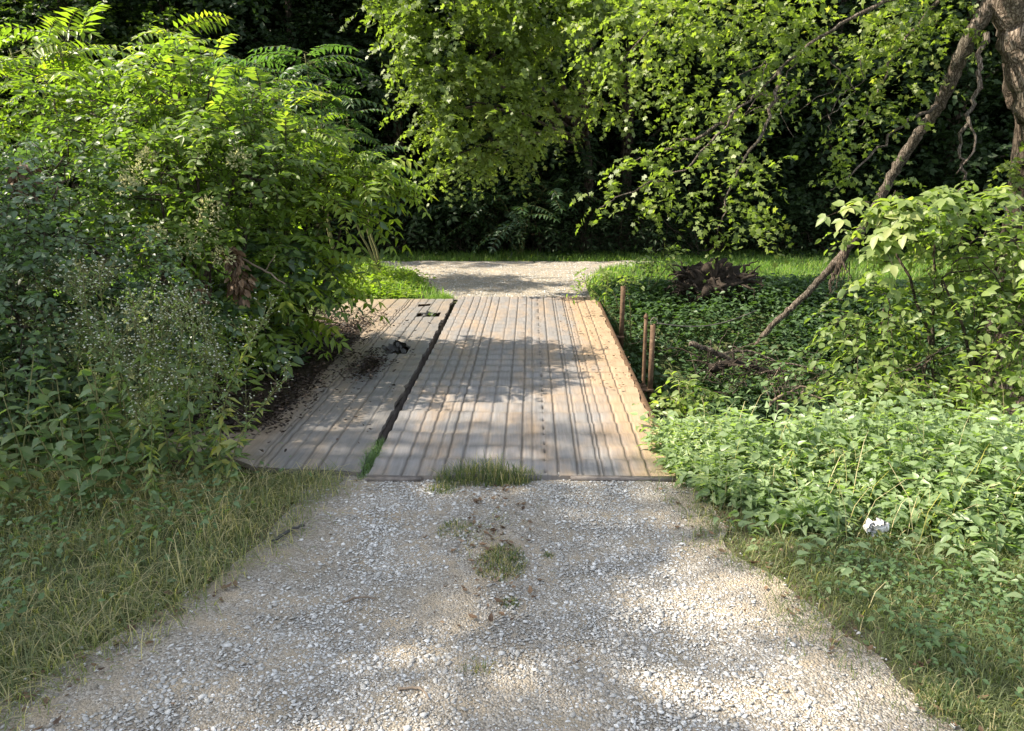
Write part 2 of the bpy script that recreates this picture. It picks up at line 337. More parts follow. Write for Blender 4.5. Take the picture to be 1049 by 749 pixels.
# ------------------------------------------------------------------ ground sheet, roads
def axis(lo, hi, step, far, k=1.25):
    a = [np.arange(lo, hi+step/2, step)]
    for sgn, e in ((-1, lo), (1, hi)):
        d, s, l = 0, step, []
        while d < far: s *= k; d += s; l.append(e+sgn*d)
        a.append(np.array(l))
    return np.unique(np.concatenate(a))
gx = axis(-7, 7, .09, 180); gy = axis(-1, 15, .09, 180)
X, Y = np.meshgrid(gx, gy); Z = H(X, Y)
over = np.clip(.25 + .9*(fbm(X*.8, Y*.8, seed=21)-.35), 0, 1)
over = np.where(Y > 13.2, np.maximum(over, .7), over)
over = np.where(Y > 22.5, .1, over)
over = np.where((np.abs(X) > 1.3), np.maximum(over, .72*(Y < 23)), over); over = np.where((np.abs(X) < 1.6) & (Y < 5.3), .05, over)
mb = MB(); nx, ny = len(gx), len(gy)
i = (np.arange(ny-1)[:, None]*nx + np.arange(nx-1)[None]).ravel()
mb.add(np.stack((X, Y, Z), -1).reshape(-1, 3), [np.stack((i, i+1, i+nx+1, i+nx), -1)], over.ravel())
tag(mb.build('ground', M['ground'], smooth=True), kind='structure')

LE = (np.array((-6, 0, 1.6, 2.5, 3.3, 4.0, 4.67, 4.95)), np.array((-3.2, -2.9, -2.45, -2.0, -1.62, -1.38, -1.3, -1.3)))
RE = (np.array((-6, 0, 1.6, 2.5, 3.3, 4.0, 4.68, 4.95)), np.array((2.6, 2.25, 1.9, 1.6, 1.3, 1.12, 1.05, 1.05)))
def redge(y, side, pad=0):
    e = LE if side < 0 else RE
    return np.interp(y, e[0], e[1]) + side*pad
def strip(name, ys, lx, rx, nx, mat, lift):
    t = np.linspace(0, 1, nx)
    XX = lx[:, None]*(1-t) + rx[:, None]*t; YY = np.repeat(ys[:, None], nx, 1)
    ed = np.minimum(t, 1-t)[None]*(rx-lx)[:, None]
    ZZ = H(XX, YY) + lift + .012*np.minimum(ed/.25, 1)*fbm(XX*6, YY*6, seed=33)
    mb = MB(); k = len(ys)
    i = (np.arange(k-1)[:, None]*nx + np.arange(nx-1)[None]).ravel()
    mb.add(np.stack((XX, YY, ZZ), -1).reshape(-1, 3), [np.stack((i, i+1, i+nx+1, i+nx), -1)])
    return tag(mb.build(name, mat, smooth=True), kind='structure')
ys = np.arange(-6, 4.97, .05)
wob = lambda y, s: .34*(fbm(y*1.3, y*0+s, seed=41)-.5) + .12*(fbm(y*6, y*0+s, seed=43)-.5)
strip('gravel_road', ys, redge(ys, -1, .12)+wob(ys, 1.5), redge(ys, 1, .12)+wob(ys, 7.5), 70, M['road'], .012)
ys = np.concatenate((np.arange(13.02, 19.5, .08), [19.55, 19.6]))
fl = np.interp(ys, (13, 13.6, 15.4, 17.5, 18.6, 19.6), (-1.15, -1.35, -2.0, -2.6, -3.3, -5.0))+wob(ys, 3.5)*.8
fr = np.interp(ys, (13, 13.6, 15.4, 17.5, 18.8, 19.6), (1.30, 1.32, 1.4, 1.9, 2.8, 4.2))+wob(ys, 5.5)*.8
strip('gravel_track', ys, fl, fr, 60, M['road'], .02)

# gravel: real stone chips lying on the road
ico_t = (1+5**.5)/2
ICO = nrm(np.array(((-1, ico_t, 0), (1, ico_t, 0), (-1, -ico_t, 0), (1, -ico_t, 0), (0, -1, ico_t), (0, 1, ico_t), (0, -1, -ico_t), (0, 1, -ico_t),
                    (ico_t, 0, -1), (ico_t, 0, 1), (-ico_t, 0, -1), (-ico_t, 0, 1)), float))
ICF = np.array(((0, 11, 5), (0, 5, 1), (0, 1, 7), (0, 7, 10), (0, 10, 11), (1, 5, 9), (5, 11, 4), (11, 10, 2), (10, 7, 6), (7, 1, 8),
                (3, 9, 4), (3, 4, 2), (3, 2, 6), (3, 6, 8), (3, 8, 9), (4, 9, 5), (2, 4, 11), (6, 2, 10), (8, 6, 7), (9, 8, 1)))
def stones(mb, P, S, tint):
    n = len(P); var = rng.integers(0, 8, n)
    for k in range(8):
        r = np.random.default_rng(100+k)
        tv = ICO*np.array((1, .72, .26))*np.where(r.random((12, 1)) < .35, .5, 1)*(0.72+.5*r.random((12, 1)))
        s = var == k; m = int(s.sum())
        if not m: continue
        yaw = rng.random(m)*6.283; tilt = rng.normal(0, .28, m)
        D = np.stack((np.cos(yaw), np.sin(yaw), np.sin(tilt)*.7), -1); N = np.stack((rng.normal(0, .28, m), rng.normal(0, .28, m), np.ones(m)), -1)
        mb.leaves(P[s], D, N, S[s], (tv, [ICF]), tint[s])
mb = MB()
n = 190000
px_ = rng.uniform(-2.6, 2.3, n); py_ = rng.uniform(.8, 5.0, n)
inl = np.minimum(px_-redge(py_, -1), redge(py_, 1)-px_)
den = (.12+.88*sst(0.02, .55, inl+.3*(fbm(px_*3, py_*3, seed=53)-.5)))*np.clip(.2+.95*sst(.36, .56, fbm(px_*1.5, py_*1.5, seed=51))+.3*np.exp(-((np.abs(px_+.05)-.75)/.3)**2), 0, 1.1)
sand = .75*np.exp(-(((px_+.12)/.3)**2+((py_-4.1)/.75)**2)) + np.exp(-(((px_+.05)/.3)**2+((py_-2.6)/.22)**2)) + np.exp(-(((px_+.42)/.28)**2+((py_-3.2)/.13)**2)) + .8*np.exp(-(((px_-.15)/.2)**2+((py_-4.05)/.2)**2)) + .8*sst(.28, .0, redge(py_, 1)-px_)*(py_ < 4.6) + .6*np.exp(-(((px_+1.1)/.3)**2+((py_-2.5)/.3)**2))
keep = (inl > -.18) & (rng.random(n) < den*(1-.8*np.clip(sand, 0, 1))*np.where(py_ < 2.2, .5, 1))
px_, py_ = px_[keep], py_[keep]
S = np.clip(rng.lognormal(-5.08, .5, len(px_)), .003, .022)
stones(mb, np.stack((px_, py_, H(px_, py_)+.0175+.22*S), -1), S, np.clip(rng.normal(.6, .24, len(px_))+.2*np.exp(-((np.abs(px_+.05)-.75)/.32)**2), 0, 1))
n = 16000
px_ = rng.uniform(-5, 4.2, n); py_ = rng.uniform(13.3, 19.4, n)
keep = (px_ > np.interp(py_, (13, 15.4, 17.5, 19.6), (-1.2, -2.0, -2.6, -5))+.1) & (px_ < np.interp(py_, (13, 15.4, 17.5, 19.6), (1.3, 1.4, 1.9, 4.2))-.1)
px_, py_ = px_[keep], py_[keep]
S = rng.uniform(.012, .03, len(px_))
stones(mb, np.stack((px_, py_, H(px_, py_)+.022+.2*S), -1), S, np.clip(rng.normal(.6, .25, len(px_)), 0, 1))
tag(mb.build('gravel', M['stone']), 'pale grey limestone chips spread over the dirt road', 'gravel', kind='stuff')

# ------------------------------------------------------------------ bridge
BR = thing('bridge', (0, 9.1, 0), 'low plank bridge covered with worn grooved rubber mats over the ditch', 'bridge')
BO = (0, 9.1, 0)
def deckmesh(x0, x1, y0, y1, ny, grooves, widen, holes=(), wamp=.0095, z0=.045, near=None, seed=0, dash=None):
    xs = [np.linspace(x0, x1, 46)]
    for g in grooves: xs.append(g+np.array((-.026, -.016, -.009, -.004, .004, .009, .016, .026)))
    if dash is not None: xs.append(dash+np.array((-.016, -.01, -.005, .005, .01, .016)))
    xs = np.unique(np.clip(np.concatenate(xs), x0, x1)); xs = xs[np.concatenate(([True], np.diff(xs) > .0015))]
    yt = np.linspace(0, 1, ny); XX, TT = np.meshgrid(xs, yt)
    ys0 = y0 + (np.interp(xs, *near) if near else 0*xs)
    ys0 = ys0 + .03*(fbm(xs*3, xs*0+seed, seed=61)-.5)
    YY = ys0[None]+(y1+.12*(fbm(xs*2.5, xs*0+seed, seed=62)-.5)[None]-ys0[None])*TT
    wave = np.sin(2*math.pi*(YY/.285+.5*fbm(XX*.9, YY*.5, seed=63+seed)))
    Zz = z0 + wamp*(.3+1.3*vn(np.floor(YY/.285+.5*fbm(XX*.9, YY*.5, seed=63+seed)), np.floor(XX*2.2), seed=5))*np.sign(wave)*np.abs(wave)**.7*(.35+1.1*fbm(XX*1.6, YY*.8, seed=64+seed)) + .03*(fbm(XX*1.3, YY*.55, seed=65+seed)-.5)
    Zz += .018*np.exp(-((YY-12.2)/.35)**2)*np.sin(XX*5+1)
    gr = np.zeros_like(Zz)
    for k, g in enumerate(grooves):
        dp = 1.0 if k % 3 else .65
        e = np.exp(-((XX-g)/.0085)**2)
        Zz -= .012*dp*e
        gr = np.maximum(gr, e*dp*(.5+.5*fbm(XX*0+k*3.1, YY*1.5, seed=67)))
    if dash is not None:
        e = np.exp(-((XX-dash)/.011)**2)*sst(.25, .6, np.sin(2*math.pi*YY/.19))
        Zz -= .02*e; gr = np.maximum(gr, e)
        gr = np.maximum(gr, .45*np.exp(-((XX-dash-.012)/.005)**2))
    for k, g in enumerate(grooves):
        pass
    XW = XX+widen*(YY-y0)*(XX-x0)/(x1-x0)+.014*(fbm(XX*2, YY*.7, seed=68)-.5)+.06*(fbm(YY*5, YY*0, seed=69)-.5)*sst(x1-.06, x1, XX)
    P = np.stack((XW, YY, Zz), -1); ny_, nx_ = Zz.shape
    cx = (XX[:-1, :-1]+XX[1:, 1:])/2; cy = (YY[:-1, :-1]+YY[1:, 1:])/2
    ok = np.ones_like(cx, bool)
    for hx, hy, rx, ry in holes:
        ok &= ~((np.abs(cx-hx+.03*(fbm(cy*9, cy*0, seed=71)-.5)) < rx) & (np.abs(cy-hy+.1*(fbm(cx*9, cx*0, seed=72)-.5)) < ry))
    i = (np.arange(ny_-1)[:, None]*nx_+np.arange(nx_-1)[None])
    q = np.stack((i, i+1, i+nx_+1, i+nx_), -1)[ok]
    mb = MB(); mb.add(P.reshape(-1, 3), [q], np.clip(gr, 0, 1).ravel())
    for line in (P[:, 0], P[:, -1][::-1], P[0][::-1], P[-1]):      # the thickness seen at the edges
        m = len(line); lo = line-np.array((0, 0, .038))
        j = np.arange(m-1); mb.add(np.concatenate((line, lo)), [np.stack((j, j+1, j+1+m, j+m), -1)], .3)
    return mb
G1 = [-.93, -.80, -.69, -.59, -.515, -.40, -.24, -.11, .02, .10, .28, .42, .455, .57, .60, .67, .79, .91]
deckmesh(-1.03, 1.08, 4.86, 13.3, 250, G1, .032, dash=.19, seed=0).build('deck_mat', M['mat'], BR, True, BO)
G2 = [-1.25, -1.41, -1.53, -1.66, -1.79, -1.85, -1.885, -2.08, -2.3, -2.52, -2.75]
HOLES = ((-1.44, 8.85, .13, .2), (-1.36, 11.35, .17, .2), (-1.55, 12.3, .1, .12))
deckmesh(-2.95, -1.105, 4.93, 12.95, 230, G2, 0.0, HOLES, wamp=.0045, z0=.05, near=((-2.95, -2.2, -1.85, -1.1), (.55, .3, .08, .0)), seed=5).build('deck_mat', M['mat2'], BR, True, BO)
for x, y0, y1 in ((-2.85, 5.2, 12.8), (-1.22, 5.0, 13.0), (-.96, 4.95, 13.2), (.9, 4.95, 13.2)):
    mb = MB(); mb.box((x, (y0+y1)/2, -.22), (.07, (y1-y0)/2, .14)); mb.build('support_beam', M['oldsteel'], BR, origin=BO)
for k, y in enumerate(np.arange(5.05, 13.1, .285)):      # cross timbers the mats lie on
    mb = MB(); mb.box((.05+.02*math.sin(k*7), y, -.035), (1.02, .11, .04)); mb.build('cross_timber', M['timber'], BR, origin=BO)
    if 5.3 < y < 12.8:
        mb = MB()
        if any(abs(y-h[1]) < .3 for h in HOLES): mb.box((-2.25, y, -.035), (.62, .11, .04))
        else: mb.box((-2.05+.02*math.sin(k*5), y, -.035), (.84, .11, .04))
        mb.build('cross_timber', M['timber'], BR, origin=BO)
mb = MB(); mb.tube([(1.12+.032*(y-4.9)-.01, y, -.01) for y in np.linspace(4.95, 13.2, 18)], .05, 6); mb.build('edge_rail', M['rust'], BR, True, BO)
mb = MB(); mb.box((.72, 4.845, .035), (.36, .022, .012), rz=-.03); mb.build('end_strip', M['oldsteel'], BR, origin=BO)
mb = MB(); mb.box((-.85, 4.835, .03), (.19, .02, .012), rz=.03); mb.build('end_strip', M['oldsteel'], BR, origin=BO)
def flap(cx, cy, w, l, curl, rz):
    mb = MB(); t = np.linspace(0, 1, 12); u = np.linspace(-.5, .5, 7)
    a = t*curl; rr = l/curl
    yy = rr*np.sin(a); zz = rr*(1-np.cos(a))
    U, A = np.meshgrid(u, np.arange(12))
    x = U*w*(1-.25*t[A])+.02*np.sin(A*.9+U*5); y = yy[A]+.03*np.sin(U*6); z = zz[A]+.015*np.cos(U*7+A*.5)
    c, s = math.cos(rz), math.sin(rz)
    P = np.stack((cx+x*c-y*s, cy+x*s+y*c, .055+z), -1).reshape(-1, 3)
    i = (np.arange(11)[:, None]*7+np.arange(6)[None]).ravel()
    q = np.stack((i, i+1, i+8, i+7), -1)
    mb.add(P, [q]); mb.add(P-np.array((0, 0, .012)), [q[:, ::-1]])
    return mb
for a in ((-1.47, 8.68, .2, .16, .9, .5), (-1.40, 9.04, .2, .15, 1.2, 2.7), (-1.34, 8.78, .1, .17, 1.6, 1.3), (-1.36, 11.2, .2, .1, 1.0, .2)):
    o = flap(*a).build('torn_flap', M['blackrubber'], BR, True, BO)

# railing posts left standing along the edge
def seg(a, b, k=6): return np.linspace(0, 1, k)[:, None]*(np.asarray(b, float)-np.asarray(a, float))+np.asarray(a, float)
b = np.array((1.47, 10.6, -.3)); t = at(638, 293, 10.65)
p = thing('rail_post', b, 'short leaning rusty post at the far end of the bridge edge', 'post', 'rusty posts along the bridge edge')
mb = MB(); mb.box((b+t)/2, (.028, .012, (t[2]-b[2])/2), rx=.0); mb.box((b+t)/2+np.array((.03, .028, 0)), (.008, .03, (t[2]-b[2])/2)); mb.build('upright', M['rust'], p, origin=b)
mb = MB(); mb.box(b+np.array((-.05, 0, .16)), (.09, .06, .012)); mb.build('bracket', M['rust'], p, origin=b)
b = np.array((1.37, 7.85, -.3)); t = at(662, 321, 7.85)
p = thing('rail_post', b, 'taller of two paired rusty posts, round pipe with pointed cap', 'post', 'rusty posts along the bridge edge')
b2 = np.array((t[0], b[1], -.3))
mb = MB(); mb.tube(seg(b2, t-np.array((0, 0, .05))), .019, 10); mb.build('upright', M['rust'], p, True, b)
mb = MB(); mb.tube([t+np.array((0, 0, -.055)), t+np.array((0, 0, -.05)), t+np.array((0, 0, -.03)), t], [.019, .027, .024, .004], 10); mb.build('cap', M['rust'], p, True, b)
mb = MB(); mb.box(b2+np.array((-.06, 0, .18)), (.09, .05, .012)); mb.build('bracket', M['rust'], p, origin=b)
b = np.array((1.42, 7.62, -.3)); t = at(669, 333, 7.62); b[0] = t[0]
p = thing('rail_post', b, 'rusty angle iron post with wire loop on top beside the pipe post', 'post', 'rusty posts along the bridge edge')
mb = MB(); h_ = (t[2]-b[2])/2; mb.box(((b+t)/2), (.026, .006, h_)); mb.box((b+t)/2+np.array((.02, .034, 0)), (.006, .028, h_)); mb.build('upright', M['rust'], p, origin=b)
mb = MB(); th = np.linspace(-.6, 4.2, 14); mb.tube(np.stack((t[0]+.035*np.cos(th)+.01, t[1]+.004+0*th, t[2]+.03+.045*np.sin(th)), -1), .004, 5); mb.build('wire_loop', M['oldsteel'], p, True, b)
mb = MB(); mb.box(b+np.array((-.06, 0, .2)), (.09, .05, .012)); mb.build('bracket', M['rust'], p, origin=b)
mb = MB(); w = np.linspace(0, 1, 14)[:, None]; a0, a1 = t+np.array((.04, 0, .02)), at(775, 318, 8.6)
mb.tube(a0+(a1-a0)*w-np.array((0, 0, .1))*np.sin(w*math.pi), .006, 5)
tag(mb.build('fence_wire', M['oldsteel'], origin=a0), 'old sagging wire running from the post over the ditch', 'wire')

# ------------------------------------------------------------------ foliage generators
UP = np.array((0, 0, 1.))
def spray(mb, st, dr, ln, L, ls, T, droop=.35, upb=.75, rnd=.55, out=.35, tint0=None, wood=None, wr=.004, splay=.9):
    """leafy twigs: st start points, dr directions, ln lengths, L leaves each"""
    n = len(st)
    if n == 0: return
    t = np.linspace(.12, 1, L)[None, :, None]
    ln = np.broadcast_to(np.asarray(ln, float), (n,))
    sag = (droop*ln)[:, None, None]*t**2*np.array((0, 0, -1.))
    P = st[:, None]+dr[:, None]*(ln[:, None, None]*t)+sag
    tg = nrm(dr[:, None]+2*droop*t*np.array((0, 0, -1.)))
    sd = nrm(np.cross(tg, UP)+1e-4)
    sgn = np.where(np.arange(L) % 2 == 0, 1., -1.)[None, :, None]
    D = tg*(.35+.6*(t > .97))+sd*sgn*splay*(1-.9*(t > .97))+rng.normal(0, .28, P.shape)
    N = upb*UP+out*dr[:, None]+rng.normal(0, rnd, P.shape)
    S = ls*(.65+.6*rng.random((n, L)))
    base = rng.random((n, 1)) if tint0 is None else np.broadcast_to(np.asarray(tint0, float).reshape(-1, 1), (n, 1))
    tint = np.clip(.55*base+.45*rng.random((n, L)), 0, 1)
    mb.leaves(P.reshape(-1, 3), D.reshape(-1, 3), N.reshape(-1, 3), S.ravel(), T, tint.ravel())
    if wood is not None:
        for k in range(n): wood.tube(np.concatenate((st[k:k+1], P[k, ::max(1, L//4)])), np.linspace(wr, wr*.4, len(P[k, ::max(1, L//4)])+1), 3, cap=False)
def lobe_pts(c, r, n, inner=.55, bottom=-.5, seed=0):
    """points in the outer part of an uneven lobe and the outward directions there"""
    d = rdir(int(n*1.7)); d = d[d[:, 2] > bottom+.25*rng.random(len(d))][:int(n)]
    f = .62+.75*fbm(d[:, 0]*1.7+c[0]*3.1, d[:, 1]*1.7+c[1]*2.3, d[:, 2]*1.7+seed, seed=81)
    rad = (inner+(1-inner)*rng.random(len(d))**.6)*f
    return c+d*rad[:, None]*np.asarray(r), d
def crown(mb, lobes, per, L, tl, ls, T, wood=None, droop=.35, bottom=-.5, inner=.5, hole=1.5, thr=.47, **k):
    for j, (c, r) in enumerate(lobes):
        r = np.broadcast_to(np.asarray(r, float), (3,))
        n = max(4, int(per*4*math.pi*((r[0]*r[1]+r[1]*r[2]+r[0]*r[2])/3)))
        p, d = lobe_pts(np.asarray(c), r, int(n*1.55), inner, bottom, j*1.7)
        fs = hole/max(.25, float(r.mean())); kp = fbm(p[:, 0]*fs, p[:, 1]*fs, p[:, 2]*fs*1.3, seed=87, o=2) > thr; p, d = p[kp], d[kp]
        d = nrm(d+.45*rng.normal(size=d.shape)+np.array((0, 0, .15)))
        spray(mb, p, d, tl*(.6+.8*rng.random(len(p))), L, ls, T, droop, wood=wood, tint0=np.clip(.5+.35*(fbm(p[:, 0]*1.3, p[:, 1]*1.3, p[:, 2]*1.3, seed=83)-.5)*3+.2*rng.normal(size=len(p)), 0, 1), **k)
def fronds(mb, st, dr, ln, pairs, T, droop=.4, wood=None, wfac=.26, tint0=None):
    n = len(st)
    if n == 0: return
    ln = np.broadcast_to(np.asarray(ln, float), (n,))
    t = np.linspace(.18, 1, pairs)[None, :, None]
    P = st[:, None]+dr[:, None]*(ln[:, None, None]*t)-UP*((droop*ln)[:, None, None]*t**2)
    tg = nrm(dr[:, None]-UP*(2*droop*t)); sd = nrm(np.cross(tg, UP)+1e-4); nn = np.cross(sd, tg)
    roll = rng.normal(0, .35, (n, 1, 1)); sd2 = sd*np.cos(roll)+nn*np.sin(roll); nn2 = nn*np.cos(roll)-sd*np.sin(roll)
    base = rng.random((n, 1)) if tint0 is None else np.broadcast_to(np.asarray(tint0, float).reshape(-1, 1), (n, 1))
    for s in (-1, 1):
        D = s*sd2+.45*tg-.25*nn2+rng.normal(0, .12, P.shape)
        N = nn2+rng.normal(0, .22, P.shape)
        S = (ln[:, None]*wfac)*(1.0-.55*np.abs(t[..., 0]-.42))*(.85+.3*rng.random(P.shape[:2]))
        mb.leaves(P.reshape(-1, 3), D.reshape(-1, 3), N.reshape(-1, 3), S.ravel(), T, np.clip(.7*base+.3*rng.random(P.shape[:2]), 0, 1).ravel())
    mb.leaves(P[:, -1], tg[:, -1], nn2[:, -1], ln*wfac*.8, T, base[:, 0])
    if wood is not None:
        for k in range(n): wood.tube(np.concatenate((st[k:k+1], P[k, ::2])), np.linspace(.006, .002, len(P[k, ::2])+1), 3, cap=False)
def limb(mb, pts, r0, r1, sides=8, wig=.04, sub=6):
    if r0 > .06: sub = 14; wig = wig*.6
    """smooth wandering branch through pts"""
    p = np.asarray(pts, float); m = len(p); t = np.linspace(0, m-1, (m-1)*sub+1)
    q = np.empty((len(t), 3))
    for k, tt in enumerate(t):
        i = min(int(tt), m-2); f = tt-i
        p0, p1, p2, p3 = p[max(i-1, 0)], p[i], p[i+1], p[min(i+2, m-1)]
        q[k] = .5*((2*p1)+(p2-p0)*f+(2*p0-5*p1+4*p2-p3)*f*f+(3*p1-p0-3*p2+p3)*f**3)
    w = (rng.random((len(t), 3))-.5)*2*wig; w[0] = 0; w[-1] = 0
    rr = r0+(r1-r0)*np.linspace(0, 1, len(t))**.85
    rr = rr*(1+.12*(rng.random(len(t))-.5))
    mb.tube(q+w, rr, sides if r0 < .1 else sides+6, rough=.28 if r0 > .03 else 0); return q
def px_lobes(l, ydep=.9):
    return [(at(x, y, Yd), np.array((r, r*ydep, r*rz))*Yd*1.02/FPX) for x, y, Yd, r, rz in l]
def stems_to(mb, base, lobes, r0, k=3):
    for c, r in lobes:
        b0 = np.asarray(base)+rng.normal(0, .12, 3)*np.array((1, 1, 0)); c = np.asarray(c)
        mid = b0*.5+c*.5+np.array((rng.normal(0, .15), rng.normal(0, .15), .1*np.linalg.norm(c-b0)))
        limb(mb, [b0, mid, c], r0, r0*.3, 6, .03)
        for _ in range(k):
            limb(mb, [c, c+rdir(1)[0]*np.asarray(r)*.5+np.array((0, 0, .05)), c+rdir(1)[0]*np.asarray(r)*.95], r0*.3, .004, 4, .03, 4)
def gz(p): p = np.array(p, float); p[2] = H(p[0], p[1]); return p

# ------------------------------------------------------------------ left bank shrubs
# dark bramble thicket
lob = px_lobes([(25, 235, 6.1, 90, 1), (95, 285, 5.95, 75, .9), (10, 330, 5.6, 85, 1), (60, 190, 6.5, 60, .8), (150, 345, 6.3, 62, 1), (-60, 270, 6.0, 100, 1.1), (90, 390, 5.7, 60, .7), (-50, 400, 5.5, 90, .8)])
base = gz((-3.9, 5.9, 0)); s = thing('bramble_thicket', base, 'dark low bramble thicket of small leaves behind the flowering weeds', 'bush')
w = MB(); lf = MB(); stems_to(w, base, lob, .022); crown(lf, lob, 46, 8, .3, .062, T_OVA, w, droop=.5, bottom=-.95, hole=.8, inner=.3); crown(lf, [(c-np.array((.1, -.5, .15)), r*1.05) for c, r in lob], 22, 8, .3, .075, T_OVA, None, droop=.5, bottom=-.95, hole=.3, inner=.1)
w.build('stem', M['darkbark'], s, True, base); lf.build('foliage', M['bramble'], s, origin=base)
# tall bush draped with creeper
lob = px_lobes([(205, 125, 7.6, 72, .85), (135, 125, 7.8, 62, .8), (245, 175, 7.4, 66, .9), (165, 205, 7.1, 72, .9), (95, 150, 7.6, 60, .9), (215, 270, 7.2, 60, .9), (270, 130, 7.9, 40, .8), (185, 85, 7.7, 42, .6)])
base = gz((-3.5, 7.5, 0)); s = thing('leafy_bush', base, 'tall rounded sunlit bush draped with creeper beside the bridge', 'bush')
w = MB(); lf = MB(); stems_to(w, base, lob, .035); crown(lf, lob, 46, 9, .28, .078, T_OVA, w, droop=.4, bottom=-.95, hole=2.1, thr=.54); crown(lf, [(c+np.array((-.15, 1.0, -.45)), r*1.1) for c, r in lob], 15, 8, .3, .085, T_OVA, None, droop=.5, bottom=-.95, hole=.3, inner=.1)
for (x, y, Yd, n) in ((190, 82, 7.55, 7), (255, 125, 7.4, 6), (280, 160, 7.3, 6), (150, 95, 7.6, 5), (225, 110, 7.3, 5)):
    c = at(x, y, Yd); d = nrm(rng.normal(0, .6, (n, 3))+np.array((.25, -.1, .55))); fronds(lf, c+rng.normal(0, .12, (n, 3)), d, .45*(.7+.5*rng.random(n)), 6, T_LAN, .45, w, .32, tint0=.75+.25*rng.random(n))
w.build('stem', M['darkbark'], s, True, base); lf.build('foliage', M['bushleaf'], s, origin=base)
cr = MB()
for (x, y, Yd, r) in ((140, 180, 6.7, 16), (130, 190, 6.6, 10), (205, 235, 6.75, 20), (190, 255, 6.6, 16), (215, 215, 6.8, 14), (245, 165, 6.9, 12), (160, 240, 6.5, 10), (228, 262, 6.8, 12), (150, 160, 6.9, 8)):
    c = at(x, y, Yd); p, d = lobe_pts(c, r*Yd/FPX, 150, .2, -.9); cr.leaves(p, d, rdir(len(p)), .022+.012*rng.random(len(p)), T_DIA)
cr.build('creeper_blossom', M['cream'], s, origin=base)
dr_ = MB()
for (x, y, Yd, r) in ((245, 290, 7.0, 16), (238, 262, 7.0, 9), (25, 185, 6.1, 16), (205, 300, 6.9, 8)):
    c = at(x, y, Yd); p, d = lobe_pts(c, np.array((.7, .7, 1.5))*r*Yd/FPX, 120, .1, -.95); dr_.leaves(p, d*.5-UP*.7, rdir(len(p)), .06+.04*rng.random(len(p)), T_DRY)
dr_.build('dead_foliage', M['drybrown'], s, origin=base)
# sumac-like sapling with big compound leaves over the deck
lob = px_lobes([(320, 215, 8.7, 58, .9), (272, 280, 8.3, 60, 1), (308, 296, 8.9, 36, 1.0), (240, 330, 7.8, 64, 1), (360, 195, 8.8, 36, .7), (268, 335, 8.4, 42, .9), (215, 380, 7.4, 45, .9)])
base = gz((-3.1, 8.4, 0)); s = thing('sumac_bush', base, 'broad bush with large compound leaves hanging over the deck edge', 'bush')
w = MB(); lf = MB(); fr = MB(); stems_to(w, base, lob, .03)
crown(lf, lob[1:], 30, 7, .28, .125, T_OVA, w, droop=.6, bottom=-.9, hole=1.9, thr=.53)
for c, r in lob:
    n = int(70*max(r)); p, d = lobe_pts(c, r, n, .6, -.45); d = nrm(d*np.array((1, 1, .45))+rng.normal(0, .3, d.shape)+np.array((.1, 0, .15)))
    fronds(fr, p, d, .5*(.7+.6*rng.random(len(p))), 6, T_LAN, .5, w, .36)
for (x, y, Yd, n) in ((385, 178, 8.4, 11), (360, 160, 8.5, 11), (325, 158, 8.4, 11), (405, 192, 8.5, 8), (352, 208, 8.5, 6), (285, 155, 8.3, 9), (340, 180, 8.2, 10)):
    c = at(x, y, Yd); d = nrm(rng.normal(0, .45, (n, 3))+np.array((.75, -.1, .25))); fronds(fr, c-d*.15, d, .46*(.7+.5*rng.random(n)), 7, T_LAN, .4, w, .3, tint0=.6+.4*rng.random(n))
w.build('stem', M['darkbark'], s, True, base); lf.build('foliage', M['sumac'], s, origin=base); fr.build('fronds', M['frond'], s, origin=base)
mb = MB(); limb(mb, [at(240, 262, 7.3), at(268, 275, 7.2), at(292, 291, 7.1)], .014, .006, 6, .008); limb(mb, [at(272, 277, 7.2), at(282, 262, 7.2)], .006, .003, 5, .004)
o = mb.build('bare_branch', M['deadwood'], s, True, base)
# feathery saplings
def feather(name, base, pts, n, ln, mat, label, trunk_r=.03, cat='sapling', pairs=9, group=None, tint=None, wfac=.22, droop=.35, spread=.3):
    s = thing(name, base, label, cat, group); w = MB(); lf = MB()
    for c in pts:
        c = np.asarray(c, float); b0 = np.asarray(base, float)
        limb(w, [b0, b0*.5+c*.5+np.array((rng.normal(0, .1), rng.normal(0, .1), .15)), c], trunk_r, trunk_r*.35, 6, .02)
        k = n; h = rng.random(k)[:, None]
        st = c+np.array((0, 0, -.9*spread*3))*h*.6+rng.normal(0, spread*.35, (k, 3))*np.array((1, 1, .5))
        th = rng.random(k)*6.283; d = np.stack((np.cos(th), np.sin(th), .55-.6*h[:, 0]+.2*rng.normal(size=k)), -1)
        fronds(lf, st, nrm(d), ln*(.65+.6*rng.random(k)), pairs, T_LAN, droop, w, wfac, None if tint is None else np.clip(tint+.3*rng.normal(size=k), 0, 1))
    w.build('stem', M['stem'], s, True, base); lf.build('foliage', mat, s, origin=base)
    return s
feather('ailanthus_sapling', gz((-5.2, 9.6, 0)), [at(60, 45, 9.0), at(25, 95, 8.8), at(90, 85, 8.9), at(10, 50, 9.0), at(50, 130, 8.7)], 26, .75, M['frond'], 'tall yellow green sapling with long feathery leaves at the left frame edge', tint=.6)
feather('ailanthus_sapling', gz((-4.2, 9.9, 0)), [at(172, 30, 8.6), at(150, 58, 8.5), at(205, 58, 8.5)], 14, .6, M['frond'], 'feathery sapling rising above the top of the rounded bush', tint=.75)
feather('ailanthus_sapling', gz((-3.2, 9.4, 0)), [at(285, 92, 8.6), at(262, 92, 8.5), at(310, 130, 8.6), at(345, 152, 8.7)], 17, .6, M['frond'], 'bright yellow green feathery sapling between the rounded bush and deck', tint=.8)
